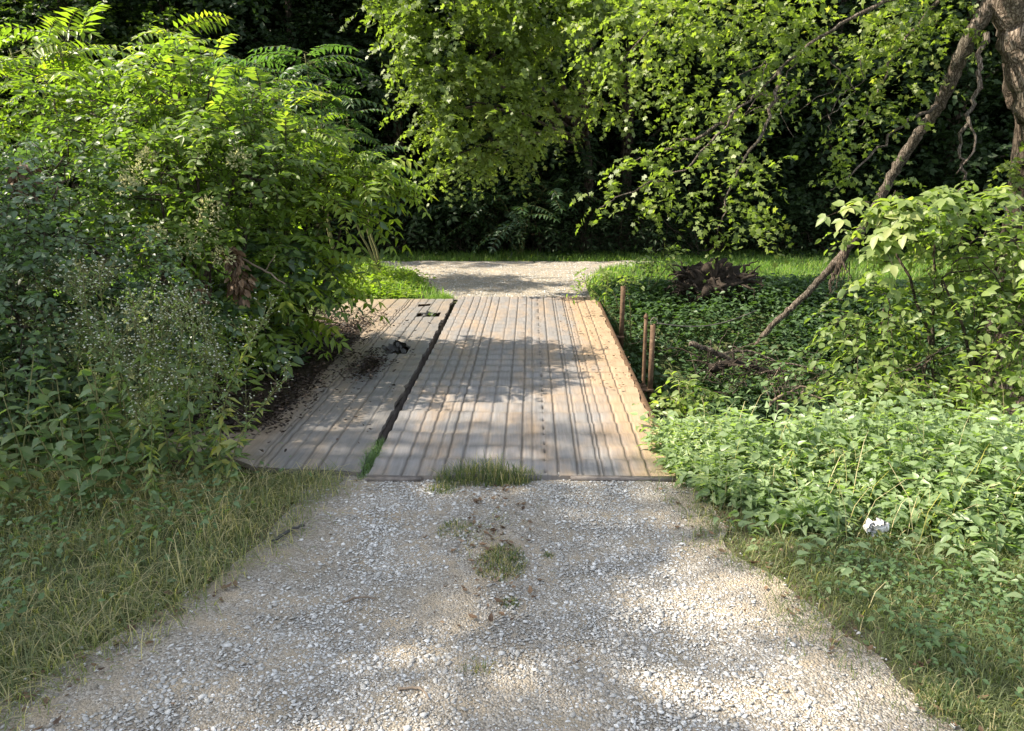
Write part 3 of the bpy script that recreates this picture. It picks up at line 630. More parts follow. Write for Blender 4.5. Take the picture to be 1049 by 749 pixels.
feather('locust_sapling', gz((-3.7, 15.5, 0)), [at(312, 55, 15), at(330, 85, 14.8), at(300, 90, 15.2)], 20, .95, M['framedark'], 'slim feathery sapling standing out against the dark forest', tint=.7)
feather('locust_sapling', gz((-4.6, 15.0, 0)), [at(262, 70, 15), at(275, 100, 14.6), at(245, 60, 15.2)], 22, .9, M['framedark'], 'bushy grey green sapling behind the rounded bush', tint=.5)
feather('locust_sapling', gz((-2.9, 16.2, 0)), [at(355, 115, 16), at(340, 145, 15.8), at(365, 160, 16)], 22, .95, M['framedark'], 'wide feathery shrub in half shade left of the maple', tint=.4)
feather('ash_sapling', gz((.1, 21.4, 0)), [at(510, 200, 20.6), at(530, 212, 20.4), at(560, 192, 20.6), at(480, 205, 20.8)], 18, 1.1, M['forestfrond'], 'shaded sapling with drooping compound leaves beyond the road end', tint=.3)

# ------------------------------------------------------------------ weeds along the left bank
def fleabane(name, h, bend, label, group, yellow=.3, stalks=1):
    s = thing(name, (0, 0, 0), label, 'weed', group); st = MB(); lf = MB(); fl = MB()
    for q in range(stalks):
        bx, by = bend[0]+rng.normal(0, .05), bend[1]+rng.normal(0, .05)
        t = np.linspace(0, 1, 14); ox, oy = (rng.normal(0, .03, 2) if q else (0, 0))
        p = np.stack((ox+bx*t**1.8+.012*np.sin(t*9+q), oy+by*t**1.8+.012*np.cos(t*8), h*(t-.12*t**3*(abs(bx)+abs(by)))), -1)
        st.tube(p, np.linspace(.006, .0025, 14), 5)
        n = int(64*h); tt = rng.uniform(.12, .82, n); P = np.stack([np.interp(tt, t, p[:, k]) for k in range(3)], -1)
        th = rng.random(n)*6.283; D = np.stack((np.cos(th), np.sin(th), rng.uniform(-.9, .25, n)), -1)
        lf.leaves(P, D, UP+rng.normal(0, .4, (n, 3)), (.13-.07*tt)*(.6+.7*rng.random(n)), T_LAN, np.clip(.25*rng.random(n)+.75*(rng.random(n) < yellow*(1.3-tt)), 0, 1), 1.1)
        nb = int(17*h)
        for k in range(nb):
            a = rng.uniform(.5, 1); b0 = np.array([np.interp(a, t, p[:, j]) for j in range(3)])
            th = rng.random()*6.283; d = np.array((math.cos(th)*.8, math.sin(th)*.8, .75)); L_ = .2*(1.25-a*.55)*(.6+.6*rng.random())*1.1
            tip = b0+d*L_; st.tube([b0, b0+d*L_*.5+UP*.005, tip], [.0022, .0016, .001], 3, cap=False)
            m = 4; hp = tip+rng.normal(0, .032, (m, 3))+np.array((0, 0, .01))
            for w_ in hp: st.tube([b0+d*L_*.6, w_], [.0013, .001], 3, cap=False)
            fl.leaves(hp-np.array((.006, 0, 0)), np.tile((1., 0, 0), (m, 1)), rdir(m)*.5+UP, .0125*(.7+.6*rng.random(m)), T_FLO)
            ql = b0+d[None]*L_*rng.random((4, 1)); lf.leaves(ql, rdir(4), UP+rng.normal(0, .5, (4, 3)), .034, T_LAN, rng.random(4)*.6)
    st.build('stem', M['stem'], s); lf.build('leaves', M['weed'], s); fl.build('blossom', M['flower'], s)
    return s
T_FLO = (np.array(((0, 0, 0), (.3, .5, .25), (1, .35, 0), (1, -.35, 0), (.3, -.5, .25), (.5, 0, .55)), float), F(((0, 5, 1), (1, 5, 2), (2, 5, 3), (3, 5, 4), (4, 5, 0))))
GW = 'white flowered weeds on the left verge'
fv = [fleabane('flowering_weed', 1.3, (.10, .05), 'tall weed with a cloud of tiny white flowers on the left verge', GW, .35, 1),
      fleabane('flowering_weed', 1.45, (-.08, .0), 'tall weed with a cloud of tiny white flowers on the left verge', GW, .25, 1),
      fleabane('flowering_weed', 1.2, (.02, .1), 'tall weed with a cloud of tiny white flowers on the left verge', GW, .5, 1)]
used = [False]*3
for k, (x, y, h) in enumerate(((200, 500, 1), (176, 496, .98), (152, 498, 1.08), (188, 480, .95), (130, 478, 1.1), (165, 470, 1.0), (212, 476, .9), (112, 468, 1.05), (145, 455, 1.05), (90, 470, 1.1), (180, 455, 1.0), (205, 448, .9), (222, 488, .8), (65, 455, 1.1), (160, 520, .8))):
    p = gz(gp(x, y)); v = k % 3
    if not used[v]: fv[v].location = p; used[v] = True; fv[v].rotation_euler.z = k*1.3
    else: dup(fv[v], p, k*2.1, 'tall weed with a cloud of tiny white flowers on the left verge', GW, h)
p = gz(gp(222, 500)); f = fleabane('flowering_weed', 1.35, (.34, .25), 'leaning flowering weed with yellowed leaves arching out towards the bridge deck', GW, .75, 1); f.location = p
p = gz(gp(232, 505)); f = fleabane('flowering_weed', .85, (.42, .2), 'shorter bent flowering weed nearest the bridge deck', GW, .6, 1); f.location = p
def leafy_weed(name, h, label, group, mat, ls=.1, T=T_OVA, pairs=8):
    s = thing(name, (0, 0, 0), label, 'weed', group); st = MB(); lf = MB()
    for q in range(3):
        b = rng.normal(0, .09, 2); t = np.linspace(0, 1, 9); hh = h*(1, .8, .65)[q]
        p = np.stack((b[0]*(.5+t*1.6), b[1]*(.5+t*1.6), hh*t), -1); st.tube(p, np.linspace(.006, .003, 9), 5)
        n = pairs*2; tt = np.repeat(np.linspace(.25, 1, pairs), 2); P = np.stack([np.interp(tt, t, p[:, k]) for k in range(3)], -1)
        th = np.repeat(np.arange(pairs)*1.57+rng.random()*6, 2)+np.tile((0, math.pi), pairs)+rng.normal(0, .2, n)
        D = np.stack((np.cos(th), np.sin(th), rng.normal(-.1, .2, n)+.5*(tt > .9)), -1)
        lf.leaves(P, D, UP+rng.normal(0, .25, (n, 3)), ls*(1.15-.55*tt)*(.8+.4*rng.random(n)), T, rng.random(n)*.75)
    st.build('stem', M['stem'], s); lf.build('leaves', mat, s); return s
GL = 'broad leaved weeds on the left verge'; LLW = 'knee high green weed with broad pointed leaves in front of the bramble'
lv = [leafy_weed('broadleaf_weed', .8, LLW, GL, M['weed'], .14), leafy_weed('broadleaf_weed', .65, LLW, GL, M['nettle'], .12, T_NET), leafy_weed('broadleaf_weed', .95, LLW, GL, M['cover'], .13)]
used = [False]*3
for k, (x, y) in enumerate(((20, 480), (60, 490), (95, 485), (125, 495), (35, 455), (80, 450), (10, 440), (110, 440), (5, 510), (45, 515), (140, 470), (-20, 470), (-30, 500), (75, 520), (105, 515), (15, 460), (230, 478), (150, 490), (55, 470))):
    p = gz(gp(x, y)); v = k % 3
    if not used[v]: lv[v].location = p; used[v] = True
    else: dup(lv[v], p, k*2.3, LLW, GL, .8+.4*rng.random())

# ------------------------------------------------------------------ grass
def nettle_front(x): return np.interp(x, (1.0, 1.15, 1.35, 1.65, 1.85, 2.0, 2.25, 2.45, 2.7, 3.4, 5.5), (5.1, 4.6, 4.25, 3.92, 3.88, 4.14, 4.14, 3.85, 3.75, 3.85, 4.1))
def blades(mb, P, h, w, lean, tint, dirn=None):
    n = len(P); th = rng.random(n)*6.283 if dirn is None else dirn
    d = np.stack((np.cos(th), np.sin(th), 0*th), -1); sd = np.stack((-np.sin(th), np.cos(th), 0*th), -1)
    hz = h[:, None]; ww = w[:, None]; l = lean[:, None]
    p1 = P+d*hz*l*.25+UP*hz*.45; p2 = P+d*hz*l*.7+UP*hz*.8*(1-.25*l); p3 = P+d*hz*l*1.15+UP*hz*(1.0-.55*l)
    v = np.stack((P-sd*ww*.5, P+sd*ww*.5, p1-sd*ww*.45, p1+sd*ww*.45, p2-sd*ww*.3, p2+sd*ww*.3, p3), 1)
    off = (np.arange(n)*7)[:, None, None]
    q = (np.array(((0, 1, 3, 2), (2, 3, 5, 4)))[None]+off).reshape(-1, 4); t = (np.array(((4, 5, 6),))[None]+off).reshape(-1, 3)
    mb.add(v.reshape(-1, 3), [q, t], np.repeat(tint, 7))
def scatter(n, x0, x1, y0, y1, mask):
    x = rng.uniform(x0, x1, n); y = rng.uniform(y0, y1, n); k = rng.random(n) < mask(x, y); return x[k], y[k]
def grassfield(mb, x, y, h0, h1, w0, dry, leanmax=.9):
    n = len(x); P = np.stack((x, y, H(x, y)-.005), -1); c = fbm(x*2.2, y*2.2, seed=91)
    h = (h0+(h1-h0)*rng.random(n)**1.6)*(.5+c)
    blades(mb, P, h, w0*(.6+.7*rng.random(n)), .15+leanmax*rng.random(n), np.clip(np.where(rng.random(n) < dry, .82+.18*rng.random(n), .75*rng.random(n)), 0, 1))
mb = MB()
# left verge
x, y = scatter(120000, -5.5, -1.0, 1.2, 5.9, lambda x, y: sst(-.28, .4, redge(y, -1)-x+.4*(fbm(x*3, y*3, seed=92)-.5))*(.3+.7*sst(.35, .55, fbm(x*2, y*2, seed=93)))*(1-(x > -2.0-.25*vn(x*5, y*5))*(y > 4.93)))
grassfield(mb, x, y, .04, .2, .0042, .4, 1.5)
# right verge
x, y = scatter(170000, .9, 5.5, 1.2, 5.2, lambda x, y: sst(-.25, .45, x-redge(y, 1)+.6*(fbm(x*2.6, y*2.6, seed=94)-.5))*(.4+.6*sst(.36, .56, fbm(x*2.2, y*2.2, seed=95))))
grassfield(mb, x, y, .03, .12, .0042, .12, 1.1)
# beside the deck ends
x, y = scatter(14000, -3.2, -1.2, 4.75, 5.6, lambda x, y: 1.0*(y < 4.96+np.interp(x, (-3, -2.2, -1.6, -1.2), (.5, .25, .0, -.1))))
x = x[::2]; y = y[::2]; grassfield(mb, x, y, .04, .16, .0045, .3)
x, y = scatter(9000, -.6, .3, 3.1, 4.85, lambda x, y: np.exp(-((x+.15-.1*np.sin(y*3))/.22)**2)*sst(.5, .64, fbm(x*4, y*3, seed=161))*(.3+.7*sst(3.2, 4.6, y)))
grassfield(mb, x, y, .015, .07, .0036, .55, 1.3)
tag(mb.build('grass', M['grass']), 'rough verge grass with dry blades along both road edges', 'grass', kind='stuff')
mb = MB()
x, y = scatter(6500, -4.2, -1.4, 2.2, 4.9, lambda x, y: sst(.0, .35, redge(y, -1)-x)*sst(.4, .6, fbm(x*1.7, y*1.7, seed=96)))
grassfield(mb, x, y, .14, .36, .0036, .9, 1.5)
x, y = scatter(300, 1.0, 3.2, 2.4, 4.9, lambda x, y: sst(.05, .3, x-redge(y, 1))*sst(.4, .6, fbm(x*1.7, y*1.7, seed=97)))
grassfield(mb, x, y, .1, .28, .0036, .9, 1.2)
x, y = scatter(420, 1.2, 5, 3.9, 6.2, lambda x, y: sst(-.3, .1, y-nettle_front(x)))
grassfield(mb, x, y, .3, .75, .0045, .85, .7)
tag(mb.build('dry_grass', M['drygrass']), 'long straw coloured grass blades bent over the green verge', 'grass', kind='stuff')
# low broad weeds mixed in the verges
mb = MB()
def cover_leaves(mb, x, y, h, ls, T, n_per=7, spread=.1, tmax=.8):
    n = len(x); P = np.stack((x, y, H(x, y)), -1)
    P = np.repeat(P, n_per, 0)+np.stack((rng.normal(0, spread, n*n_per), rng.normal(0, spread, n*n_per), np.repeat(h, n_per)*rng.random(n*n_per)**.6), -1)
    m = len(P); th = rng.random(m)*6.283
    mb.leaves(P, np.stack((np.cos(th), np.sin(th), rng.normal(-.1, .25, m)), -1), UP+rng.normal(0, .35, (m, 3)), ls*(.5+.8*rng.random(m)), T, np.clip(.6*np.repeat(rng.random(n), n_per)+.4*rng.random(m), 0, 1)*tmax)
x, y = scatter(2600, 1.0, 5, 2.0, 5, lambda x, y: sst(.08, .4, x-redge(y, 1))*sst(.36, .6, fbm(x*2, y*2, seed=98)))
cover_leaves(mb, x, y, np.full(len(x), .12), .036, T_OVA)
x, y = scatter(900, -4.8, -1.4, 2.4, 5.6, lambda x, y: (1-(x > -2.1)*(y > 4.9))*sst(.2, .5, redge(y, -1)-x)*sst(.38, .6, fbm(x*2, y*2, seed=99)))
cover_leaves(mb, x, y, np.full(len(x), .24), .045, T_OVA)
tag(mb.build('verge_weeds', M['cover']), 'low leafy weeds mixed into the verge grass', 'weeds', kind='stuff')
# far meadow
mb = MB()
def meadow_mask(x, y):
    onroad = (x > np.interp(y, (13, 13.6, 15.4, 17.5, 18.6, 19.6), (-1.15, -1.35, -2.0, -2.6, -3.3, -5.0))+.05) & (x < np.interp(y, (13, 13.6, 15.4, 17.5, 18.8, 19.6), (1.30, 1.32, 1.4, 1.9, 2.8, 4.2))-.05) & (y < 19.5)
    return np.where(onroad, .0, 1.0)*np.where((np.abs(x+2) < 1.1) & (y < 13.1), .0, 1)
x, y = scatter(100000, -9, 15, 12.6, 22.3, lambda x, y: meadow_mask(x, y)*(.5+.5*sst(.3, .55, fbm(x*1.1, y*1.1, seed=101))))
grassfield(mb, x, y, .08, .26, .014, .14, .9)
tag(mb.build('meadow_grass', M['meadow']), 'green meadow grass between the track and the dark forest', 'grass', kind='stuff')
mb = MB()
x, y = scatter(900, -4.6, -1.9, 12.7, 16.5, lambda x, y: meadow_mask(x, y)*.9)
cover_leaves(mb, x, y, .12+.35*rng.random(len(x))*sst(-1.9, -3, x), .10, T_OVA, 8, .13, 1)
tag(mb.build('clover', M['frond']), 'bright yellow green leafy plants at the far left end of the bridge', 'plants', kind='stuff')

# tufts growing on the road
def tuft(loc, rx, ry, n, h0, h1, dry, label, mat='tuftgrass', up=False):
    b = np.array((loc[0], loc[1], 0.0)); b[2] = loc[2] if up else H(b[0], b[1])+.012
    mb = MB(); r = np.sqrt(rng.random(n)); th = rng.random(n)*6.283
    P = np.stack((rx*r*np.cos(th)*(.7+.5*vn(th*2, th*0, seed=5)), ry*r*np.sin(th), 0*r-.004), -1)
    h = (h0+(h1-h0)*rng.random(n)**2)*(1.1-.6*r)
    blades(mb, P, h, .0042*(.6+.7*rng.random(n)), .1+.8*rng.random(n), np.where(rng.random(n) < dry, .82+.18*rng.random(n), .75*rng.random(n)))
    o = mb.build('grass_tuft', M[mat]); o.location = b
    return tag(o, label, 'grass tuft', 'grass tufts growing in the road')
tuft(gp(500, 494), .42, .13, 1900, .05, .27, .3, 'widest dark grass tuft at the near edge of the bridge deck')
tuft(gp(455, 503), .14, .1, 420, .03, .09, .3, 'small sparse tuft touching the wide tuft on its left side')
tuft(gp(515, 580), .17, .2, 1500, .025, .09, .55, 'brownish flattened grass patch in the middle of the gravel road')
tuft(gp(468, 545), .13, .14, 420, .02, .08, .45, 'thin green tuft between the bridge tuft and the brown patch')
tuft(gp(523, 622), .06, .05, 160, .02, .06, .3, 'tiny tuft just in front of the brown grass patch')
tuft(gp(560, 573), .05, .04, 110, .02, .06, .3, 'tiny tuft right beside the brown grass patch')
tuft(gp(490, 687), .12, .06, 150, .02, .06, .7, 'sparse dry tuft on the sandy spot nearest the camera')
tuft((-1.075, 5.25, .0), .075, .42, 1300, .05, .17, .05, 'bright green grass filling the near end of the deck slot', 'cover', True)
tuft((-1.33, 11.3, 0.0), .07, .08, 120, .1, .2, .1, 'green tuft sprouting through the hole in the side deck', 'meadow', True)
tuft((-1.35, 13.05, .04), .3, .16, 900, .06, .2, .2, 'green and straw tuft at the far left corner of the deck', 'meadow', True)
tuft(gp(968, 722), .13, .12, 500, .05, .13, .3, 'grass tuft at the lower right road edge')

# ------------------------------------------------------------------ right bank
mb = MB()
x, y = scatter(3000, 1.0, 6.2, 3.8, 6.9, lambda x, y: sst(-.1, .2, y-nettle_front(x))*(y < 6.55+.15*(x > 2))*(.25+.75*sst(.3, .55, fbm(x*2.3, y*2.3, seed=111))))
n = len(x); hh = (.26+.26*sst(0, .8, y-nettle_front(x)))*(.25+1.35*fbm(x*1.6, y*1.6, seed=112))*(.65+.5*rng.random(n)); pairs = 6
hh = np.where((y > 5.9) & (x < 1.9), hh*1.3, hh*(1-.25*sst(5.0, 6.2, y)))
hx, hy = rng.normal(0, .14, n), rng.normal(0, .14, n)
base = np.stack((x, y, H(x, y)), -1); top = base+np.stack((hx*hh, hy*hh, hh), -1)
tt = np.linspace(.3, 1, pairs)
for k, t in enumerate(tt):
    for sgn in (0, math.pi):
        P = base+(top-base)*t; th = k*1.57+sgn+(x*37 % 6.283)+rng.normal(0, .15, n)
        D = np.stack((np.cos(th), np.sin(th), rng.normal(-.2, .28, n)+(.5 if k == pairs-1 else 0)), -1)
        mb.leaves(P+D*.012, D, UP+rng.normal(0, .4, (n, 3)), .128*(1.08-.5*t)*(.6+.7*rng.random(n)), T_NTL, np.clip(.6*fbm(x*1.1, y*1.1, seed=113)+.3*rng.random(n)-.05+.2*(t > .9), 0, .95))
for k in range(n):
    if y[k] < 5.6: mb.tube([base[k], top[k]], [.003, .0018], 3, tint=.3, cap=False)
x, y = scatter(800, 1.0, 5.4, 3.0, 4.6, lambda x, y: np.exp(-((y-nettle_front(x)+.12)/.28)**2)*sst(.38, .6, fbm(x*2.6, y*2.6, seed=117))*(x > redge(y, 1, .15)))
cover_leaves(mb, x, y, .06+.16*rng.random(len(x)), .07, T_NTL, 8, .07, .9)
x, y = scatter(2600, 1.0, 5.6, 3.7, 6.6, lambda x, y: sst(-.25, .1, y-nettle_front(x))*(.15+.85*sst(.45, .62, fbm(x*1.2+5, y*1.2, seed=115))))
k = len(x); hh2 = (.2+.3*fbm(x*1.5, y*1.5, seed=116)); P = np.repeat(np.stack((x, y, H(x, y)), -1), 12, 0); m = len(P); f = rng.random(m)**.7
P = P+np.stack((rng.normal(0, .05, m)*f, rng.normal(0, .05, m)*f, np.repeat(hh2, 12)*f), -1); th = rng.random(m)*6.283
mb.leaves(P, np.stack((np.cos(th), np.sin(th), rng.normal(.2, .4, m)), -1), UP+rng.normal(0, .5, (m, 3)), .03+.03*rng.random(m), T_LAN, .55+.45*rng.random(m))
tag(mb.build('nettles', M['nettle']), 'dense bed of pale green nettles beside the road and bridge', 'nettles', kind='stuff')
mb = MB()
x, y = scatter(13000, 1.55, 9.5, 6.2, 13.6, lambda x, y: (.45+.55*sst(.35, .55, fbm(x*.9, y*.9, seed=121))))
cover_leaves(mb, x, y, (.10+.42*fbm(x*1.1, y*1.1, seed=122)), .095, T_OVA, 9, .12)
x, y = scatter(700, -3, 1.4, 5.4, 13.0, lambda x, y: np.where(x < -2.9, 0, 1.))
cover_leaves(mb, x, y, .05+.0*x, .07, T_OVA, 4, .1, .4)
tag(mb.build('ditch_undergrowth', M['ivy']), 'shaded leafy creeper covering the ditch banks beside the bridge', 'undergrowth', kind='stuff')

# sunlit bush
lob = px_lobes([(965, 285, 7.1, 68, .9), (1030, 240, 7.4, 62, .8), (905, 320, 7.4, 46, .9), (1040, 340, 6.9, 78, 1), (945, 375, 6.9, 52, .9), (905, 235, 7.5, 32, .6), (1000, 400, 6.7, 55, .7), (885, 385, 7.3, 40, .8), (1110, 300, 7.3, 80, 1), (960, 230, 7.5, 36, .6), (905, 410, 7.0, 40, .8), (985, 430, 6.7, 50, .6), (1050, 430, 6.6, 60, .6), (870, 345, 7.5, 30, .8)])
base = gz((4.4, 7.5, 0)); s = thing('sunlit_bush', base, 'broad bush with large pale sunlit leaves below the big trunk', 'bush')
w = MB(); lf = MB(); stems_to(w, base, lob, .028); crown(lf, lob, 34, 7, .3, .095, T_OVA, w, droop=.6, bottom=-.9, out=.25, inner=.35)
for (x, y, Yd, n) in ((912, 205, 7.3, 10), (930, 210, 7.2, 12), (975, 200, 7.3, 12), (1020, 195, 7.3, 12), (905, 248, 7.2, 9), (880, 205, 7.3, 3)):
    c = at(x, y, Yd); d = nrm(rng.normal(0, .5, (n, 3))+np.array((-.5, -.3, .2))); fronds(lf, c-d*.1, d, .36*(.7+.5*rng.random(n)), 3, T_OVA, .55, w, .42, tint0=.5+.5*rng.random(n))
w.build('stem', M['darkbark'], s, True, base); lf.build('foliage', M['rbush'], s, origin=base)
# smaller bush in the ditch in front of it
lob = px_lobes([(835, 395, 7.6, 34, .8), (870, 410, 7.2, 36, .7), (800, 380, 8.3, 30, .7)])
base = gz((2.95, 7.6, 0)); s = thing('ditch_shrub', base, 'small dark green shrub in the ditch at the foot of the sunlit bush', 'bush')
w = MB(); lf = MB(); stems_to(w, base, lob, .014); crown(lf, lob, 26, 6, .26, .08, T_OVA, w, droop=.5, bottom=-.9)
w.build('stem', M['darkbark'], s, True, base); lf.build('foliage', M['cover'], s, origin=base)
# pale little sapling before the stump, and one by the bridge corner
for (nm, b, tops, lab, n) in (('sapling', (1.75, 11.6, 0), [at(618, 283, 11.2), at(640, 286, 11.3), at(600, 290, 11.4)], 'little pale leaved sapling beside the far leaning post', 9),
                              ('sapling', (2.15, 13.0, 0), [at(668, 268, 12.8), at(690, 262, 12.8)], 'thin green sapling growing just before the uprooted stump', 14),
                              ('sapling', (1.55, 7.0, -.3), [at(700, 400, 6.7), at(712, 412, 6.6), at(690, 415, 6.7)], 'pale leafy sapling at the bridge edge just past the nettles', 12)):
    base = gz(b); s = thing(nm, base, lab, 'sapling'); w = MB(); lf = MB()
    for c in tops:
        limb(w, [base, base*.4+c*.6+np.array((.05, 0, .05)), c], .012, .004, 5, .01)
        spray(lf, c+rng.normal(0, .07, (n, 3)), nrm(rng.normal(0, .7, (n, 3))+np.array((-.2, -.2, .1))), .22, 6, .085, T_OVA, .4, wood=w)
    w.build('stem', M['stem'], s, True, base); lf.build('foliage', M['rbush'], s, origin=base)

# big leaning tree at the right
base = gz((6.35, 9.2, 0)); s = thing('leaning_tree', base, 'thick grey trunk leaning in at the upper right with drooping limbs', 'tree')
w = MB(); q = limb(w, [base-np.array((0, 0, .3)), at(1085, 200, 9.2), at(1066, 90, 9.2), at(1042, 0, 9.1), at(1020, -90, 8.9), at(985, -230, 8.6)], .36, .22, 14, .03)
w.build('trunk', M['bark'], s, True, base)
fork = at(1022, -10, 9.1); tip = gz((3.35, 11.5, 0))
w = MB(); limb(w, [at(1035, -45, 9.1), fork, at(988, 50, 9.3), at(962, 108, 9.7), at(925, 160, 10.1), at(885, 232, 10.5), at(835, 292, 10.9), at(790, 335, 11.2), at(765, 368, 11.35)], .105, .034, 12, .02)
w.build('limb', M['limbbark'], s, True, base)
w = MB(); limb(w, [at(868, 252, 10.6), at(862, 270, 10.6), at(852, 288, 10.6), at(850, 300, 10.55)], .06, .012, 7, .02); limb(w, [at(862, 262, 10.6), at(868, 280, 10.5)], .03, .008, 5, .02)
for k in range(7): limb(w, [at(858+2*k, 268, 10.6), at(853+3*k, 290, 10.5), at(846+4*k, 305+rng.integers(0, 10), 10.5)], .008, .003, 4, .02)
w.build('broken_stub', M['darkbark'], s, True, base)
w = MB(); limb(w, [at(1012, 35, 9.1), at(1003, 60, 9.0), at(1000, 95, 8.9), at(988, 130, 8.8), at(985, 160, 8.8), at(990, 185, 8.8)], .034, .014, 8, .03); limb(w, [at(992, 120, 8.8), at(998, 150, 8.7), at(980, 178, 8.7)], .016, .008, 6, .02)
w.build('limb', M['limbbark'], s, True, base)
w = MB(); limb(w, [base+np.array((.1, .9, -.3)), at(1052, 160, 10.0), at(1040, 90, 10.0), at(1046, 20, 10.0), at(1060, -60, 9.9)], .17, .13, 12, .02)
w.build('trunk', M['darkbark'], s, True, base)
w = MB(); lf = MB()
B = [[at(1010, -70, 8.9), at(930, -10, 8.9), at(860, 25, 8.8), at(800, 70, 8.7), at(750, 120, 8.6), at(700, 172, 8.5), at(640, 200, 8.5), at(612, 215, 8.5)],
     [at(800, 70, 8.7), at(790, 110, 8.5), at(765, 160, 8.4), at(745, 200, 8.3), at(735, 240, 8.3)],
     [at(1000, -110, 8.9), at(880, -60, 9.4), at(760, -20, 9.7), at(680, 20, 9.9), at(630, 70, 9.9)],
     [at(1000, -40, 8.9), at(930, 40, 9.2), at(900, 90, 9.4), at(880, 130, 9.2)],
     [at(962, 108, 9.7), at(925, 130, 9.2), at(885, 165, 8.9), at(850, 195, 8.7)],
     [at(750, 120, 8.6), at(690, 150, 8.8), at(650, 165, 8.9)],
     [at(985, -100, 8.7), at(870, -130, 7.6), at(760, -140, 7.0), at(660, -120, 6.8)]]
for b_ in B: limb(w, b_, .026, .005, 7, .03)
for k in range(12):      # bare hanging twigs
    a = at(rng.uniform(760, 880), rng.uniform(60, 100), 8.6); limb(w, [a, a+np.array((rng.normal(0, .15), 0, -.2)), a+np.array((rng.normal(-.2, .25), rng.normal(0, .1), -.35-.2*rng.random()))], .008, .003, 4, .03, 4)
w.build('branch', M['limbbark'], s, True, base)
lob = px_lobes([(650, 35, 9.8, 55, .8), (720, 30, 9.6, 62, .8), (790, 30, 9.4, 55, .8), (860, 25, 9.3, 52, .8), (760, 95, 8.9, 40, .8), (800, 75, 8.8, 32, .7), (712, 105, 9.2, 26, .8), (660, 85, 9.6, 24, .8),
                (715, 165, 8.6, 30, .6), (660, 180, 8.6, 30, .55), (625, 205, 8.5, 24, .55), (610, 232, 8.5, 16, .5), (770, 170, 8.4, 26, .7), (745, 210, 8.3, 36, .7), (765, 235, 8.3, 26, .6), (660, 215, 8.6, 22, .5), (735, 130, 8.6, 30, .7),
                (905, 70, 9.4, 44, .8), (890, 120, 9.2, 32, .8), (880, 165, 8.9, 26, .6), (850, 195, 8.7, 14, .4), (905, 195, 8.8, 24, .7), (950, 50, 9.6, 36, .7), (940, 10, 9.3, 45, .7), (690, -50, 8.5, 60, .7), (790, -70, 8.0, 70, .7), (900, -80, 8.3, 70, .8), (1000, -60, 9.3, 60, .8), (1040, 170, 9.6, 25, .6)])
crown(lf, lob, 34, 8, .3, .072, T_LOB, None, hole=2.3, thr=.54, droop=.55, bottom=-.95, inner=.15, out=.2, upb=.5, rnd=.7)
lf.build('crown', M['elder'], s, origin=base)

# maple over the far bridge end
base = gz((1.9, 22.0, 0)); s = thing('maple_tree', base, 'full sunlit maple reaching over the track at the far end of bridge', 'tree')
lob = px_lobes([(470, 35, 13.6, 66, .85), (428, 60, 13.8, 36, .8), (480, 105, 13.5, 55, .8), (545, 45, 13.8, 66, .8), (605, 45, 14.2, 60, .8), (468, 158, 13.4, 30, .7), (510, 150, 13.7, 38, .8), (440, 110, 13.6, 30, .8), (565, 120, 14.6, 36, .8), (625, 105, 14.9, 26, .8), (500, -40, 13.5, 90, .9), (610, -50, 14.2, 90, .9), (420, -30, 14, 70, .9), (455, 180, 13.4, 16, .6)])
w = MB(); limb(w, [base-np.array((0, 0, .2)), base+np.array((.1, -.1, 1.6)), base+np.array((-.1, -.4, 3.4)), base+np.array((-.4, -.9, 6.5))], .2, .09, 10, .03); w.build('trunk', M['darkbark'], s, True, base)
lob += [(np.array(c), np.array(r)) for c, r in (((2, 20.5, 8.2), (2.6, 2.0, 1.7)), ((4.4, 21.5, 8.8), (2.6, 2.0, 1.6)), ((-.4, 20.5, 8.6), (2.4, 2.0, 1.6)))]  # unseen upper crown lobes, added to shade the forest
w = MB(); top = base+np.array((-.05, -.3, 2.7))
for c, r in lob[:14]: limb(w, [top+np.array((0, 0, .6*rng.random())), top*.5+c*.5+np.array((0, 0, .5)), c], .05, .012, 6, .05)
w.build('branch', M['darkbark'], s, True, base)
lf = MB(); crown(lf, lob, 30, 9, .36, .1, T_LOB, None, hole=2.5, thr=.55, droop=.5, bottom=-.9, inner=.35, upb=.5, rnd=.7); lf.build('crown', M['maple'], s, origin=base)

# ------------------------------------------------------------------ uprooted stump, branch jam, litter
base = gz((3.25, 12.75, 0)); s = thing('uprooted_stump', base, 'dark uprooted stump with tangled roots on the ditch bank', 'tree stump')
mb = MB(); d = np.concatenate([ICO]); u, v_ = np.meshgrid(np.linspace(0, 2*math.pi, 40, endpoint=False), np.linspace(0, math.pi, 22))
D = np.stack((np.cos(u)*np.sin(v_), np.sin(u)*np.sin(v_), np.cos(v_)), -1)
rad = .5+1.1*(fbm(D[..., 0]*3.5, D[..., 1]*3.5, D[..., 2]*3.5, seed=131)-.5)+.7*(fbm(D[..., 0]*9, D[..., 1]*11, D[..., 2]*11, seed=132)-.5)
P = D*rad[..., None]*np.array((1.0, .6, .62))+np.array((0, 0, .32)); m = 40
i, j = np.meshgrid(np.arange(21), np.arange(m), indexing='ij'); j2 = (j+1) % m
mb.add((P+base).reshape(-1, 3), [np.stack((i*m+j, (i+1)*m+j, (i+1)*m+j2, i*m+j2), -1).reshape(-1, 4)]); mb.build('root_mass', M['root'], s, True, base)
for k in range(46):
    a = rng.random()*6.283; c = base+np.array((.5*math.cos(a), -.1+.2*math.sin(a), .35+.15*rng.random())); e = c+np.array((math.cos(a)*rng.uniform(.15, .42), rng.uniform(-.4, .1), rng.uniform(-.35, .38)))
    mb = MB(); limb(mb, [c, (c+e)/2+rng.normal(0, .1, 3), e], rng.uniform(.02, .055), .006, 6, .03); mb.build('root', M['root'], s, True, base)
